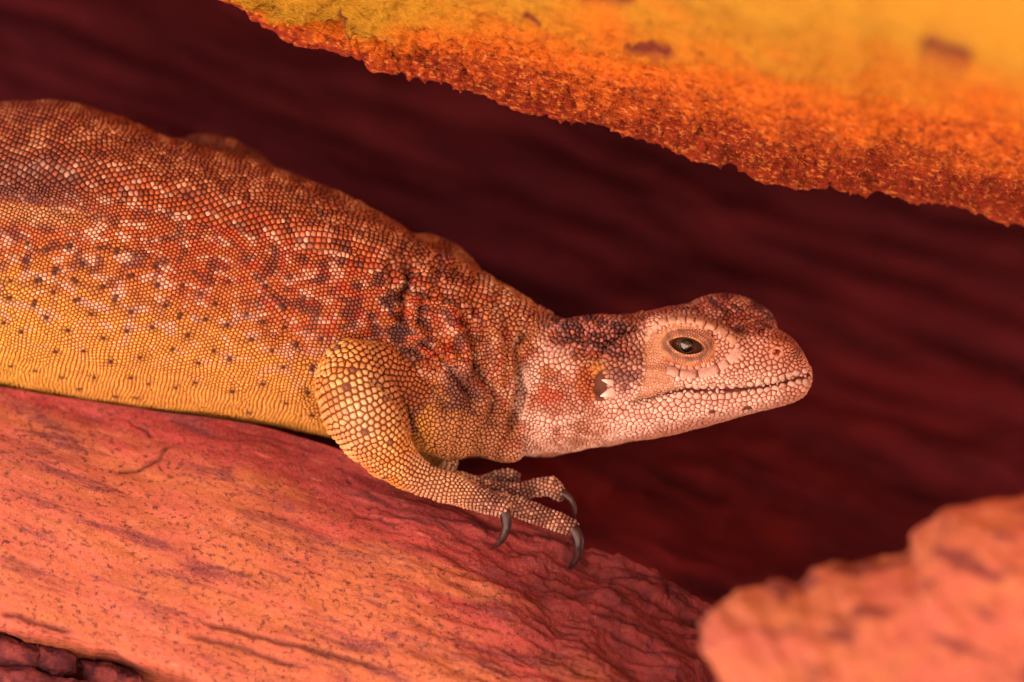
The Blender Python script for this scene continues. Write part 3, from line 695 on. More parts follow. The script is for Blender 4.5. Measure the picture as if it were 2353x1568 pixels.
def relax(P, N, r, it=4, freeze=None):
    for _ in range(it):
        kd = kdtree.KDTree(len(P)); [kd.insert(p, i) for i, p in enumerate(P.tolist())]; kd.balance()
        mv = np.zeros_like(P)
        for i, p in enumerate(P.tolist()):
            for q, j, d in kd.find_n(p, 7):
                if j == i or d < 1e-6: continue
                want = (r[i] + r[j]) * 1.02
                if d < want: mv[i] += (np.array(p) - np.array(q)) / d * (want - d) * .35
        if freeze is not None: mv[freeze] = 0
        P, N = project(P + np.clip(mv, -4, 4))
    return P, N

SC = Scales()
ear = lambda x, v: np.hypot((x - 1380) / 17, (v - 886) / 40) < 1
softskin = lambda x, v: in_poly(x, v, SOFT)
eyeR = lambda x, v: np.hypot((x - 1580) / 70, (v - 798) / 47) < 1
# --- trunk: rows that ring the body
def trunk_rows():
    pts, rr, hh = [], [], []
    for zone, (f0, f1, du, dv) in enumerate(((-.30, .30, 10.8, 15.0), (.295, 1.08, 8.6, 8.9))):
        # along the body the rows lean with the axis
        us = np.arange(-210, 1250, du)
        for iu, u in enumerate(us):
            t, b, yc, hw, n = [float(a) for a in loft(np.array([u]))[:5]]
            h = (b - t) / 2; zc = (t + b) / 2
            # angle 0 = top of the back, pi/2 = facing the camera, pi = belly
            ang = np.linspace(-math.pi * .35, math.pi, 700)
            q = (np.abs(np.sin(ang)) ** n + np.abs(np.cos(ang)) ** n) ** (-1 / n)
            v = zc - h * np.cos(ang) * q; w = yc - hw * np.sin(ang) * q
            s = np.r_[0, np.cumsum(np.hypot(np.diff(v), np.diff(w)))]
            fr = np.where(ang < 0, -(v - t) / (b - t), (v - t) / (b - t))
            m = (fr >= f0) & (fr < f1) if zone else (fr >= f0) & (fr < f1)
            s0, s1 = s[m][0], s[m][-1]; ss = np.arange(s0 + (iu % 2) * dv * .5, s1, dv)
            vv = np.interp(ss, s, v); ww = np.interp(ss, s, w); xx = u - 0.30 * (vv - zc) * 1.0 + 0 * vv
            P = np.stack([xx, vv + 0.0 * xx, ww], -1); pts.append(P); rr.append(np.full(len(P), math.sqrt(du * dv) / 2)); hh.append(np.full(len(P), (3.8, 3.4)[zone]))
    P = np.concatenate(pts); r = np.concatenate(rr); h = np.concatenate(hh)
    P = P + np.stack([9 * noise(P / 75), 9 * noise(P / 75 + 40), 0 * P[:, 0]], -1) + RNG.normal(0, .55, P.shape)
    # rows were laid on the upright section: slide them to the leaning one
    t, b, yc, hw, n = loft(P[:, 0]); 
    Pp, N = project(P); x, v = px(Pp)
    ok = (x > -110) & (x < 1215 - .25 * (v - 850)) & (N[:, 2] < .45) & ~is_limb(Pp)
    P, N, r, h = Pp[ok], N[ok], r[ok], h[ok]
    ok = thin(P, r, .74); return P[ok], N[ok], r[ok], h[ok]
P, N, r, h = trunk_rows(); SC.add(P, N, r, h)
print('trunk scales', len(P), time.time() - T0)
# --- limb: rows that ring the arm and the toes
def limb_rows(c, spacing, hk, off=0.0):
    seg = np.linalg.norm(np.diff(c[:, :3], axis=0), axis=1); s = np.r_[0, np.cumsum(seg)]; out, rr = [], []
    u, i = 0.0, 0
    while u < s[-1] + c[-1, 3] * .9:
        ue = min(u, s[-1]); p = np.array([np.interp(ue, s, c[:, k]) for k in range(4)]); q = np.array([np.interp(min(ue + 2, s[-1]), s, c[:, k]) for k in range(3)]) - np.array([np.interp(max(ue - 2, 0), s, c[:, k]) for k in range(3)])
        q /= np.linalg.norm(q); a = np.cross(q, [0, 0, 1.0]); a /= np.linalg.norm(a); b = np.cross(q, a); sp = spacing(ue)
        over = u - ue; rad = math.sqrt(max(p[3] ** 2 - over ** 2, 4)); m = max(4, int(2 * math.pi * rad / sp))
        for k in range(m):
            an = 2 * math.pi * (k + .5 * (i % 2)) / m; out.append(p[:3] + q * over + rad * (math.cos(an) * a + math.sin(an) * b)); rr.append(sp / 2)
        u += sp * .92; i += 1
    P0 = np.array(out); r = np.array(rr); P, N = project(P0); ok = (np.linalg.norm(P - P0, axis=1) < 26) & (N[:, 2] < .55) & (sd_chain(P, c, 6) < 9) & is_limb(P)
    return P[ok], N[ok], r[ok]
pl, nl_, rl = [], [], []
for c, f in [(TOEC[0], lambda u: 9.6), (TOEC[1], lambda u: 9.6), (TOEC[2], lambda u: 9.6), (TOEC[3], lambda u: 9.6), (TOEC[4], lambda u: 10.0),
             (ARMC, lambda u: float(np.interp(u, [0, 90, 180, 260, 330, 420, 500, 620], [9.0, 10, 12.5, 15.5, 16, 15.5, 12, 10.5])))]:
    P, N, r = limb_rows(c, f, 1); pl.append(P); nl_.append(N); rl.append(r)
P, N, r = np.concatenate(pl), np.concatenate(nl_), np.concatenate(rl)
ok = thin(P, r, .78); P, N, r = P[ok], N[ok], r[ok]; P, N = relax(P, N, r, 2)
SC.add(P, N, r, r * np.where(P[:, 0] > 1060, .95, .75), 0.0)
print('limb scales', len(P), time.time() - T0)
# --- head and neck: hand-set rows first, then packed in between
Z3 = lambda a, b: (a * .1621 + 1505.9, b * .1621 + 734.1)
UPPER = [Z3(p[0], p[1] - 16) for p in ((470,952),(578,972),(688,965),(808,968),(945,968),(1088,962),(1218,950),(1338,930),(1466,900),(1588,882),(1692,868),(1790,842),(1890,808),(2005,772),(2118,748))]
LOWER = [Z3(p[0], p[1] + 12) for p in ((345,1062),(470,1052),(595,1078),(712,1082),(830,1084),(938,1078),(1040,1072),(1135,1058),(1262,1038),(1380,1018),(1482,998),(1588,985),(1690,958),(1800,925),(1920,892),(2030,868),(2125,872))]
def ray(x, v):
    p = at(x, v, -400); q = at(x, v, 400); d = Vector(q - p).normalized(); hit = BVH.ray_cast(Vector(p), d)
    if hit[0] is None: return None
    nn = BN[BQ[hit[2]]].sum(0); return np.array(hit[0]), nn / np.linalg.norm(nn)
def rays(pts):
    g = [(ray(*p)) for p in pts]; g = [a for a in g if a]; return np.array([a[0] for a in g]), np.array([a[1] for a in g])
fixP, fixN, fixr = [], [], []
for row, rad in ((UPPER, 9.6), (LOWER, 9.0)):
    P, N = rays(row); fixP.append(P); fixN.append(N); fixr.append(np.full(len(P), rad))
BROW = smooth_line([(1482,786),(1500,757),(1528,739),(1580,735),(1640,752),(1672,772),(1692,792)], 60)
SUBOC = smooth_line([(1532,849),(1560,858),(1600,860),(1647,847),(1680,826),(1702,800)], 60)
def arc_pts(line, lens):
    s = np.r_[0, np.cumsum(np.hypot(*np.diff(line, axis=0).T))]; lens = np.array(lens, float); e = np.r_[0, np.cumsum(lens)]; e *= s[-1] / e[-1]
    return s, e
PLATES = []          # explicit oblong plates: four corners each
def plate_row(line, lens, hw):
    s, e = arc_pts(line, lens); hw = np.broadcast_to(hw, len(lens))
    def pt(u): return np.array([np.interp(u, s, line[:, 0]), np.interp(u, s, line[:, 1])])
    for k in range(len(lens)):
        us = np.linspace(e[k], e[k+1], 5); cc = np.array([pt(u) for u in us]); tg = np.gradient(cc, axis=0); nn = np.stack([tg[:, 1], -tg[:, 0]], -1); nn /= np.linalg.norm(nn, axis=1)[:, None]
        PLATES.append(np.vstack([cc + nn * hw[k], (cc - nn * hw[k])[::-1]]))
plate_row(BROW, [12,12,14,16,16,15,15,19,19,22,22], [6.5,7,7.5,8.5,9,9,9,9.5,10,10,9])
plate_row(SUBOC, [26,36,44,21,38], [11,12,12,12,13])
plx = np.concatenate([p for p in PLATES])
def inside_plates(x, v, grow=1.12):
    m = np.zeros(len(x), bool)
    for p in PLATES:
        c = p.mean(0); q = c + (p - c) * grow; a = np.zeros(len(x), bool); j = len(q) - 1
        for i in range(len(q)):
            cnd = ((q[i, 1] > v) != (q[j, 1] > v)) & (x < (q[j, 0] - q[i, 0]) * (v - q[i, 1]) / (q[j, 1] - q[i, 1] + 1e-12) + q[i, 0]); a ^= cnd; j = i
        m |= a
    return m
MOUTH = [(1449,926),(1480,918),(1530,905),(1577,897),(1650,897),(1737,892),(1800,880),(1858,862)]
def head_radius(x, v):
    r = np.full(len(x), 4.3)
    r = np.where(x > 1390, 5.6, r)
    lowjaw = np.interp(x, [1380, 1500, 1600, 1700, 1850], [985, 962, 938, 920, 890]); dl = lowjaw - v
    r = np.where((x > 1385) & (v > np.interp(x, [1380, 1480, 1577, 1737, 1858], [930, 925, 903, 898, 868])), np.interp(dl, [-45, -16, -4, 22, 60], [4.6, 4.6, 5.0, 6.2, 5.8]), r)
    r = np.where((x > 1590) & (v > 812) & (v < 892), 5.2, r); r = np.where((x > 1690) & (v > 790) & (v < 850), 6.8, r); r = np.where((x > 1600) & (v > 855) & (v < 880) & (x < 1760), 3.9, r)
    r = np.where((x > 1385) & (x < 1490) & (v > 790) & (v < 930), np.interp(v, [790, 815, 850, 880, 930], [6.0, 7.2, 5.6, 4.8, 4.6]), r)
    can = np.interp(x, [1440, 1500, 1580, 1640, 1690, 1780, 1860], [790, 728, 722, 740, 772, 784, 828]); r = np.where((x > 1480) & (v < can), 5.4, r)
    nap = (x > 1225) & (x < 1480) & (v < 850 - .25 * (1350 - x)); r = np.where(nap, 5.6, r)
    dj = np.hypot((x - 1272) / 95, (v - 905) / 100); dj = dj + .32 * fbm(np.stack([x / 48, v / 48, x * 0 + 2], -1), 2); r = np.where((dj > .55) & (dj < .92) & (x < 1335), 6.4, r)
    r = np.where((x > 1800), 5.6, r)
    r = np.where((x < 1230), 4.4, r)
    return r
def stretch(P):
    w = sstep(1400, 1480, P[:, :1]) * sstep(790, 850, P[:, 1:2]); u = np.array([.975, -.22, 0.]); return P - (P @ u)[:, None] * u * 0 - u * (((P - [1400, 900, 0]) @ u)[:, None] * .34 * w)
def head_pack():
    fc = BV[BQ].mean(1); fn = BN[BQ].mean(1); x, v = px(fc); lim = 1205 - .25 * (v - 850)
    m = (x > lim) & (fn[:, 2] < .45) & ~is_limb(fc); fc = fc[m]
    cand = np.repeat(fc, 4, 0); cand = cand + RNG.normal(0, 3.0, cand.shape); cand = cand[RNG.permutation(len(cand))]
    P, N = project(cand); x, v = px(P); r = head_radius(x, v)
    ok = ~(ear(x, v) | softskin(x, v) | eyeR(x, v) | inside_plates(x, v)) & (np.hypot(x - 1785, v - 803) > 17) & (seg_dist(x, v, smooth_line(MOUTH, 30))[0] > 5); front = N[:, 2] < .1
    ok = ok | ~front
    P, N, r = P[ok], N[ok], r[ok]
    FP, FN, Fr = np.concatenate(fixP), np.concatenate(fixN), np.concatenate(fixr); nf = len(FP)
    AP, AN, Ar = np.vstack([FP, P]), np.vstack([FN, N]), np.r_[Fr, r]
    k = thin(stretch(AP), Ar, .80); k[:nf] = True; AP, AN, Ar = AP[k], AN[k], Ar[k]
    fr = np.zeros(len(AP), bool); fr[:nf] = True; AP2, AN2 = relax(AP, AN, Ar * .92, 2, fr); AP2[:nf], AN2[:nf] = AP[:nf], AN[:nf]
    x, v = px(AP2); front = AN2[:, 2] < .1; bad = (ear(x, v) | softskin(x, v) | eyeR(x, v) | inside_plates(x, v, 1.02)) & front; bad[:nf] = False
    return AP2[~bad], AN2[~bad], Ar[~bad]
P, N, r = head_pack()
x, v = px(P); nape = (x > 1225) & (x < 1480) & (v < 850 - .25 * (1350 - x))
SC.add(P, N, r, r * np.where(nape, 1.6, .68), 0.0)
print('head scales', len(P), time.time() - T0)

def fill_pass():
    EP, EN, Er, Eh, El = SC.cat(); kd = kdtree.KDTree(len(EP)); [kd.insert(p, i) for i, p in enumerate(EP.tolist())]; kd.balance()
    fc = BV[BQ].mean(1); fn = BN[BQ].mean(1); x, v = px(fc); m = (x > -110) & (fn[:, 2] < .55); fc = fc[m]; x, v = x[m], v[m]; fn = fn[m]
    bad = (fn[:, 2] < .1) & ((np.hypot((x - 1380) / 17, (v - 886) / 40) < 1) | eyeR(x, v) | inside_plates(x, v, 1.02) | (np.hypot(x - 1785, v - 803) < 17) | softskin(x, v)); fc = fc[~bad]
    P, r = [], []
    for p in fc.tolist():
        _, j, d = kd.find(p)
        if d > 1.25 * Er[j]: P.append(p); r.append(Er[j])
    P = np.array(P); r = np.minimum(np.array(r), 9); r = np.where(is_limb(P) & (P[:, 0] > 950) & (P[:, 1] < 1050), 4.6, r)
    o = RNG.permutation(len(P)); P, r = P[o], r[o]; P = P + RNG.normal(0, 1.5, P.shape); P, N = project(P)
    AP = np.vstack([EP, P]); Ar = np.r_[Er, r]; k = thin(AP, Ar, .80)[len(EP):]; P, N, r = P[k], N[k], r[k]
    SC.add(P, N, r, r * .52); print('fill', len(P))
    # fine granules on the soft skin behind the eye
    fc = BV[BQ].mean(1); x, v = px(fc); fn = BN[BQ].mean(1); c = np.repeat(fc[softskin(x, v) & (fn[:, 2] < 0) & ~eyeR(x, v)], 5, 0); c = c + RNG.normal(0, 3, c.shape); P, N = project(c); r = np.full(len(P), 2.8); k = thin(P, r, .85); P, N, r = P[k], N[k], r[k]
    SC.add(P, N, r, r * .4)
fill_pass()
_m = smooth_line(MOUTH[2:], 70); MP, MN = rays([tuple(p) for p in _m]); SC.add(MP, MN, 4.2, -1.0)      # keep the mouth line open
def cells(P, N, r, K, gap, soft=None):
    """radius of each scale's cell in K directions: half way to its neighbours"""
    n = len(P); up = np.array([.9, .3, .02]); a = np.cross(N, up); a /= np.linalg.norm(a, axis=1)[:, None] + 1e-9; b = np.cross(N, a)
    kd = kdtree.KDTree(n); [kd.insert(p, i) for i, p in enumerate(P.tolist())]; kd.balance()
    J = 11; idx = np.zeros((n, J), int)
    for i, p in enumerate(P.tolist()):
        g = [j for _, j, _ in kd.find_n(p, J + 1) if j != i][:J]; idx[i, :len(g)] = g; idx[i, len(g):] = g[-1]
    dv = P[idx] - P[:, None]; da = (dv * a[:, None]).sum(-1); db = (dv * b[:, None]).sum(-1); dn = np.hypot(da, db) + 1e-6
    d3 = np.linalg.norm(dv, axis=-1); off = (r[:, None] ** 2 - r[idx] ** 2) * .8
    t = np.clip((d3 * d3 + off) / (2 * d3), .22 * r[:, None], None)
    th = np.arange(K) * 2 * math.pi / K; ph = np.arctan2(db, da)
    cs = np.cos(th[None, None] - ph[:, :, None]); rho = np.where(cs > .05, t[:, :, None] / np.maximum(cs, .05), 1e9).min(1)
    rho = np.minimum(rho, 1.7 * r[:, None]); rho = rho - gap * np.minimum(r, 8)[:, None]
    return np.maximum(rho, .25 * r[:, None]), a, b, th
def domes(P, N, rho, a, b, th, h, prof=((1.0, -.22), (.86, .42), (.50, .86), (0, 1.0)), sink=0.0):
    n, K = rho.shape; rings = len(prof) - 1; vs = []
    dirs = a[:, None] * np.cos(th)[None, :, None] + b[:, None] * np.sin(th)[None, :, None]
    for f, z in prof[:-1]: vs.append(P[:, None] + dirs * (rho * f)[..., None] + N[:, None] * (h * z)[:, None, None])
    V = np.concatenate(vs + [(P + N * (h * prof[-1][1])[:, None])[:, None]], 1); m = V.shape[1]
    base = (np.arange(n) * m)[:, None, None]; k = np.arange(K); k2 = (k + 1) % K
    q = np.concatenate([np.stack([i*K + k, i*K + k2, (i+1)*K + k2, (i+1)*K + k], -1) for i in range(rings - 1)]) if rings > 1 else np.zeros((0, 4), int)
    tr = np.stack([(rings-1)*K + k, (rings-1)*K + k2, np.full(K, rings*K)], -1)
    return V, m, q, tr
AP, AN, Ar, Ah, Al = SC.cat()
lim = is_limb(AP); rnd = RNG.random(len(AP)); COL = pigment_shade(AP, lim, rnd)
ax, av = px(AP)
# single dark scales dotted over the flank
ff = (av - np.interp(ax, ST[:, 0], ST[:, 1])) / (np.interp(ax, ST[:, 0], ST[:, 2]) - np.interp(ax, ST[:, 0], ST[:, 1]))
cand = np.where((ff > .46) & (ff < .97) & (ax < 740) & ~lim & (AN[:, 2] < -.1) & (Ah > 0))[0]
pick = []
for i in RNG.permutation(cand):
    if all((ax[i]-ax[j])**2 + (av[i]-av[j])**2 > 40**2 for j in pick): pick.append(i)
    if len(pick) > 92: break
kd = kdtree.KDTree(len(AP)); [kd.insert(p, i) for i, p in enumerate(AP.tolist())]; kd.balance()
for i in pick:
    for _, j, d in kd.find_n(AP[i].tolist(), 7): COL[j] = COL[j] * RNG.uniform(.55, .95)
    for _, j, d in kd.find_n(AP[i].tolist(), int(RNG.choice([1, 1, 1, 2]))): COL[j] = np.array((.022,.009,.009)) * RNG.uniform(.8, 1.5)
for i in np.where(lim & (AN[:, 2] < 0) & (rnd < .02))[0]: COL[i] = (.22,.085,.06)
for cx_, cv_ in ((1721, 934), (1712, 938), (1640, 948)):
    COL[np.argmin((ax - cx_) ** 2 + (av - cv_) ** 2 + 1e6 * (AN[:, 2] > 0))] = (.07, .022, .022)
for _q in UPPER + LOWER:
    COL[np.argmin((ax - _q[0]) ** 2 + (av - _q[1]) ** 2 + 1e6 * ((AN[:, 2] > 0) | (Ah < 0)))] = np.array((.90, .62, .52)) * RNG.uniform(.86, 1) * (1 - .35 * float(sstep(1740, 1850, _q[0])))
big = Ar > 6.0
keepm = Ah > 0
score = Ar * np.where(AN[:, 2] < -.25, 1, .1) * np.where((ax > 0) & (ax < 2353), 1, .1); score = np.where(keepm, score, 0); score += .001 * RNG.random(len(Ar))
single = np.zeros(len(Ar), bool); single[np.argsort(-score)[:284]] = True
def flip(q): return q[:, ::-1]
def build_scales():
    rho12, a, b, th12 = cells(AP, AN, Ar, 12, np.where(lim, np.where(ax > 1060, .27, .25), np.where(ax > 1230, .125, .22))[:, None])
    allV, allF4, allF3, allC = [], [], [], []; off = 0
    for sel, prof in ((~single & ~big & keepm, ((1.0, -.25), (.74, .66), (0, 1.0))), (~single & big & keepm, ((1.0, -.22), (.86, .42), (.50, .86), (0, 1.0)))):
        ids = np.where(sel)[0]
        if not len(ids): continue
        step = 1 if prof[1][0] == .86 else 1
        V, m, q, tr = domes(AP[ids], AN[ids], rho12[ids][:, ::step] if step == 1 else rho12[ids], a[ids], b[ids], th12, Ah[ids], prof)
        n = len(ids); base = off + np.arange(n)[:, None, None] * m
        allV.append(V.reshape(-1, 3)); allF4.append((q[None] + base).reshape(-1, 4)); allF3.append((tr[None] + base).reshape(-1, 3)); allC.append(np.repeat(COL[ids], m, 0)); off += n * m
    V = np.concatenate(allV); o = part('fine_scales', V, [np.concatenate(allF4), np.concatenate(allF3)], M_SCALE, col=np.concatenate(allC)); o['kind'] = 'stuff'
    ids = np.where(single)[0]; V, m, q, tr = domes(AP[ids], AN[ids], rho12[ids], a[ids], b[ids], th12, Ah[ids], ((1.0, -.22), (.86, .42), (.50, .86), (0, 1.0)))
    for k, i in enumerate(ids): part('scale', V[k], [q, tr], M_SCALE, col=np.repeat(COL[i][None], m, 0))
build_scales()
def build_plates():
    for k, p in enumerate(PLATES):
        c = p.mean(0); hit = ray(*c)
        if hit is None: continue
        K = 28; cl = np.vstack([p, p[:1]]); s = np.r_[0, np.cumsum(np.hypot(*np.diff(cl, axis=0).T))]; t = np.linspace(0, s[-1], K, endpoint=False); ol = np.stack([np.interp(t, s, cl[:, j]) for j in (0, 1)], -1)
        for _ in range(2): ol = .5 * ol + .25 * (np.roll(ol, 1, 0) + np.roll(ol, -1, 0))
        P0, N0 = hit; rows = []
        for f, z in ((.95, -1.5), (.86, 2.4), (.55, 3.8), (.02, 4.2)):
            row = []
            for x, v in c + (ol - c) * f:
                g = ray(x, v) or hit; row.append(g[0] + g[1] * z)
            rows.append(row)
        V = np.array(rows).reshape(-1, 3); col = (.68, .46, .40) if k >= 11 else (.68, .44, .31)
        q = grid_faces(4, K, wrap=True); V = np.vstack([V, V[3*K:].mean(0)]); j = np.arange(K); tr = np.stack([3*K + j, 3*K + (j + 1) % K, np.full(K, 4*K)], -1)
        o = part('scale', V, [q, tr], M_SCALE, col=np.repeat(np.array(col)[None] * RNG.uniform(.9, 1.05), len(V), 0))
build_plates()
print('scales', len(AP), time.time() - T0)

# ------------------------------------------------------------------ eye, lids, nostril, ear fringe, claws
def lathe_sphere(c, r, nu=56, nv=90):
    u = np.linspace(0, 2*math.pi, nu, endpoint=False); t = np.linspace(0, math.pi, nv + 1)[1:-1]
    G = np.stack([np.sin(t)[:, None]*np.cos(u), np.sin(t)[:, None]*np.sin(u), -np.cos(t)[:, None]*np.ones(nu)], -1) * r
    V = np.vstack([c + G.reshape(-1, 3), c + [0, 0, -r], c + [0, 0, r]]); n, m = nv - 1, nu; j = np.arange(m); j2 = (j+1) % m
    return V, [grid_faces(n, m, wrap=True), np.stack([j2, j, np.full(m, n*m)], -1), np.stack([(n-1)*m + j, (n-1)*m + j2, np.full(m, n*m+1)], -1)]
def eye():
    c = at(1577, 794, -46); R = 46.0
    m = NT('eye surface'); tc = m.attr('ring').outputs['Fac']; nz = m.noise(m.coords(0), 1/4, 3, .6)
    col = m.mix(m.rng(tc, 15.9, 16.3), (.003, .003, .004), (.22, .12, .05)); col = m.mix(m.rng(tc, 16.7, 17.6), col, (.085, .034, .018)); col = m.mix(m.rng(tc, 24, 34), col, (.15, .06, .035))
    m.finish(col, .04, .9); m.b.inputs['Coat Weight'].default_value = 1.0; m.b.inputs['Coat Roughness'].default_value = .02
    V, F = lathe_sphere(c, R); ring = np.hypot(V[:, 0] - c[0], V[:, 1] - c[1])
    V2 = V.copy(); front = V[:, 2] < c[2]; V2[front, 2] -= 5.5 * np.clip(1 - (ring[front] / 20) ** 2, 0, 1)     # cornea
    q, t0, t1 = F; at_ = {'ring': np.where(front, ring, 60)}; rq = np.where(front[q], ring[q], 60).max(1)
    e = part('eye', V2, [q[rq > 19], t1], m.m, attrs=at_)
    for nm, fs in (('iris', [q[(rq <= 19) & (rq > 15.8)]]), ('pupil', [q[rq <= 15.8], t0])):
        o = part(nm, V2, fs, m.m, parent=e, attrs=at_)
    # lids: a ring from the almond opening out to the socket rim
    K, J = 72, 16; th = np.arange(K) * 2 * math.pi / K
    tilt = math.radians(11); ct, s_ = math.cos(tilt), math.sin(tilt)
    def almond(t):
        x = 40 * np.cos(t); up = np.sin(t) < 0; y = np.where(up, -17.5, 19.5) * np.abs(np.sin(t)) ** 1.45; return x, y
    ax_, ay_ = almond(th); bx_, by_ = 72 * np.cos(th), 49 * np.sin(th)
    rows = []
    for j in range(J):
        f = j / (J - 1); x = ax_ + (bx_ - ax_) * f; y = ay_ + (by_ - ay_) * f
        X, Y = 1578 + x * ct - y * s_, 794 + x * s_ + y * ct
        w = -54 - 46 * np.sqrt(np.maximum(1 - (x / 92) ** 2 - (y / 64) ** 2, .04))
        lip = 4.0 * math.exp(-((f - .08) / .09) ** 2) - 3.0 * math.exp(-((f - .26) / .05) ** 2) + 3.5 * math.exp(-((f - .42) / .10) ** 2) - 5.0 * math.exp(-((f - .60) / .06) ** 2)
        p = at(X, Y, w - lip * (1 + .5 * noise(np.stack([X / 22, Y / 22, X * 0 + 3], -1))))
        if f > .5:      # settle onto the head
            for k in range(K):
                g = ray(X[k], Y[k])
                if g: p[k] = p[k] * (1 - sstep(.5, .95, f)) + (g[0] + g[1] * (-1.5 * sstep(.8, 1, f) + 1)) * sstep(.5, .95, f)
        rows.append(p)
    inner = rows[0] + np.array([0, 0, 9.0]); G = np.stack([inner] + rows, 0); V = G.reshape(-1, 3); x, v = px(V)
    f = np.repeat(np.r_[0, np.linspace(0, 1, J)], K); n1 = fbm(V / 18, 3)
    col = mixc((.50,.26,.14), (.24,.115,.090), np.exp(-((f - .34) / .15) ** 2)); col = mixc(col, (.50,.28,.14), np.exp(-((f - .16) / .07) ** 2) * (v < 792)); col = mixc(col, (.06,.020,.016), np.exp(-(f / .07) ** 2))
    col = mixc(col, (.52,.28,.15), sstep(.60, .85, f)); col = mixc(col, (.50,.14,.045), .8 * sstep(.6, .9, f) * (v > 820) + 0); col = mixc(col, (.46,.15,.06), .6 * sstep(1618, 1650, x)); col *= (1 + .55 * n1)[:, None]
    part('eyelid', V, grid_faces(J + 1, K, wrap=True)[:, ::-1], M_SCALE, col=np.clip(col, .01, .9))
    # fine beads on the lids
    beads, cols, bn = [], [], []
    for j, ff_ in enumerate(np.arange(.14, .98, .105)):
        per = int(38 + 34 * ff_)
        for k in range(per):
            t = 2 * math.pi * (k + .5 * (j % 2)) / per; q = t / (2 * math.pi) * K; k0 = int(q) % K; k1 = (k0 + 1) % K; fr = q - int(q); g = ff_ * (J - 1); j0 = int(g); fj = g - j0
            p = (G[1 + j0, k0] * (1 - fr) + G[1 + j0, k1] * fr) * (1 - fj) + (G[min(2 + j0, J), k0] * (1 - fr) + G[min(2 + j0, J), k1] * fr) * fj
            e1 = G[1 + j0, k1] - G[1 + j0, k0]; e2 = G[min(2 + j0, J), k0] - G[1 + j0, k0]; nn = np.cross(e1, e2); nn /= np.linalg.norm(nn) + 1e-9; nn *= -np.sign(nn[2])
            beads.append(p); bn.append(nn); i = (1 + j0) * K + k0; cols.append(np.clip(col[i] * 1.45 * RNG.uniform(.75, 1.25), .02, .85))
    P, N_ = np.array(beads), np.array(bn); rr = np.full(len(P), 3.6); rho, a, b, t8 = cells(P, N_, rr, 8, .14); V, m_, q, tr = domes(P, N_, rho, a, b, t8, np.full(len(P), 2.6), ((1.0, -.3), (.70, .7), (0, 1.0)))
    base = np.arange(len(P))[:, None, None] * m_; o = part('eyelid_beads', V.reshape(-1, 3), [(q[None] + base).reshape(-1, 4), (tr[None] + base).reshape(-1, 3)], M_SCALE, col=np.repeat(np.array(cols), m_, 0)); o['kind'] = 'stuff'
eye()
def tube(path, rad, K=16, flat=1.0):
    path = np.asarray(path, float); rad = np.asarray(rad, float); tg = np.gradient(path, axis=0); tg /= np.linalg.norm(tg, axis=1)[:, None]
    a = np.cross(tg, [0, 0, 1.0]); a /= np.linalg.norm(a, axis=1)[:, None] + 1e-9; b = np.cross(tg, a); th = np.arange(K) * 2 * math.pi / K
    G = path[:, None] + rad[:, None, None] * (a[:, None] * np.cos(th)[None, :, None] + flat * b[:, None] * np.sin(th)[None, :, None]); n = len(path)
    V = np.vstack([G.reshape(-1, 3), path[0], path[-1]]); j = np.arange(K); j2 = (j+1) % K
    return V, [grid_faces(n, K, wrap=True), np.stack([j2, j, np.full(K, n*K)], -1), np.stack([(n-1)*K + j, (n-1)*K + j2, np.full(K, n*K+1)], -1)]
def claw_mat():
    s = NT('claw horn'); f = s.noise(s.coords(0, (1, 1, 3)), 1/10, 4, .6); t = s.attr('along').outputs['Fac']
    col = s.mix(s.rng(f, .35, .7), (.015, .007, .010), (.070, .028, .028)); col = s.mix(s.rng(t, .75, 1.0), col, (.018, .012, .016))
    return s.finish(col, .33, .5, f, 1.0, .3)
M_CLAW = claw_mat()
CLAWS = [([(1150,1160,-36),(1162,1184,-46),(1164,1210,-48),(1156,1234,-40),(1144,1250,-28),(1130,1260,-14)], 15),
         ([(1308,1204,-12),(1322,1222,-20),(1330,1246,-22),(1329,1270,-14),(1320,1292,0),(1305,1309,20)], 16),
         ([(1280,1127,50),(1298,1137,44),(1312,1150,42),(1320,1174,46),(1320,1196,58)], 12)]
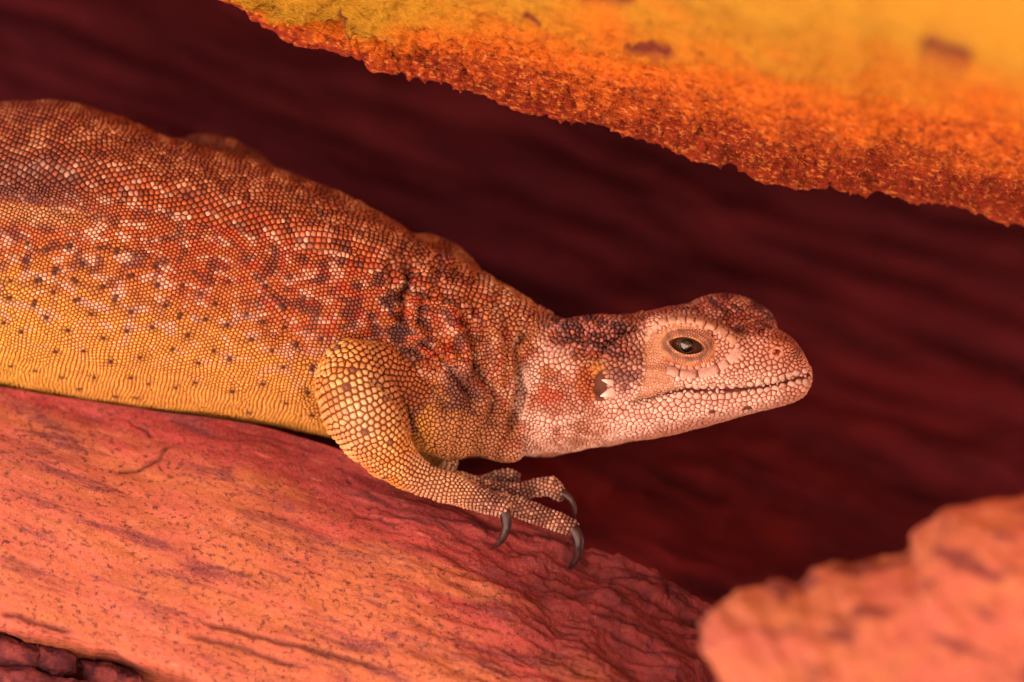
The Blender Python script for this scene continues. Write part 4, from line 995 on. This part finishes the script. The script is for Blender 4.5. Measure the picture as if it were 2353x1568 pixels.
for path, r0 in CLAWS:
    p = smooth_line(path, 26); w = at(p[:, 0], p[:, 1], p[:, 2]); t = np.linspace(0, 1, 26); rad = r0 * (1 - .25 * t) * np.sqrt(np.clip(1 - t ** 3.2, .004, 1)) * (1 - .35 * t)
    V, F = tube(w, rad, 18, .8); part('claw', V, F, M_CLAW, attrs={'along': np.r_[np.repeat(t, 18), 0, 1]})
def nostril():
    g = ray(1768, 805) or ray(1785, 790); h = ray(1785, 822) or g; k = ray(1803, 803) or g; c = (g[0] + h[0] + k[0]) / 3; n = g[1] + h[1] + k[1]; n /= np.linalg.norm(n)
    a = np.cross(n, [0, 1.0, 0]); a /= np.linalg.norm(a); b = np.cross(n, a); th = np.arange(30) * 2 * math.pi / 30; ph = np.arange(12) * 2 * math.pi / 12
    R = 12.5; rr = 3.8; ring = c + n * 1.5 + (a * (R * np.cos(th))[:, None] + b * (R * np.sin(th))[:, None] * .85); out = (ring - c); out /= np.linalg.norm(out, axis=1)[:, None]
    G = ring[:, None] + rr * (out[:, None] * np.cos(ph)[None, :, None] + n * np.sin(ph)[None, :, None]); m = 12
    i = np.arange(30)[:, None]; j = np.arange(m)[None]; F = np.stack([i*m + j, i*m + (j+1) % m, ((i+1) % 30)*m + (j+1) % m, ((i+1) % 30)*m + j], -1).reshape(-1, 4)
    part('nostril', G.reshape(-1, 3), F, mat_plain('nostril rim', (.44, .16, .10), .5, .4, c2=(.62, .30, .20), sc_=14))
nostril()
M_HORN = mat_plain('pale horny scale', (.90, .76, .70), .4, .5, c2=(.86, .64, .56), sc_=18)
def ear_fringe():
    for (bx, bv), (tx, tv), wd in (((1404,880),(1382,873),7.5), ((1406,901),(1379,911),12)):
        g = ray(bx + 4, bv); p0 = g[0]; tip = at(tx, tv, p0[2] - 14); t = np.linspace(0, 1, 12); path = p0 + (tip - p0) * t[:, None] + np.array([0, 0, -5.]) * np.sin(t * math.pi)[:, None]
        V, F = tube(path, wd * np.clip(1 - t ** 1.25, 0, 1) ** .9 + .5, 16, .55); part('ear_fringe_scale', V, F, M_HORN)
ear_fringe()
print('done', time.time() - T0)
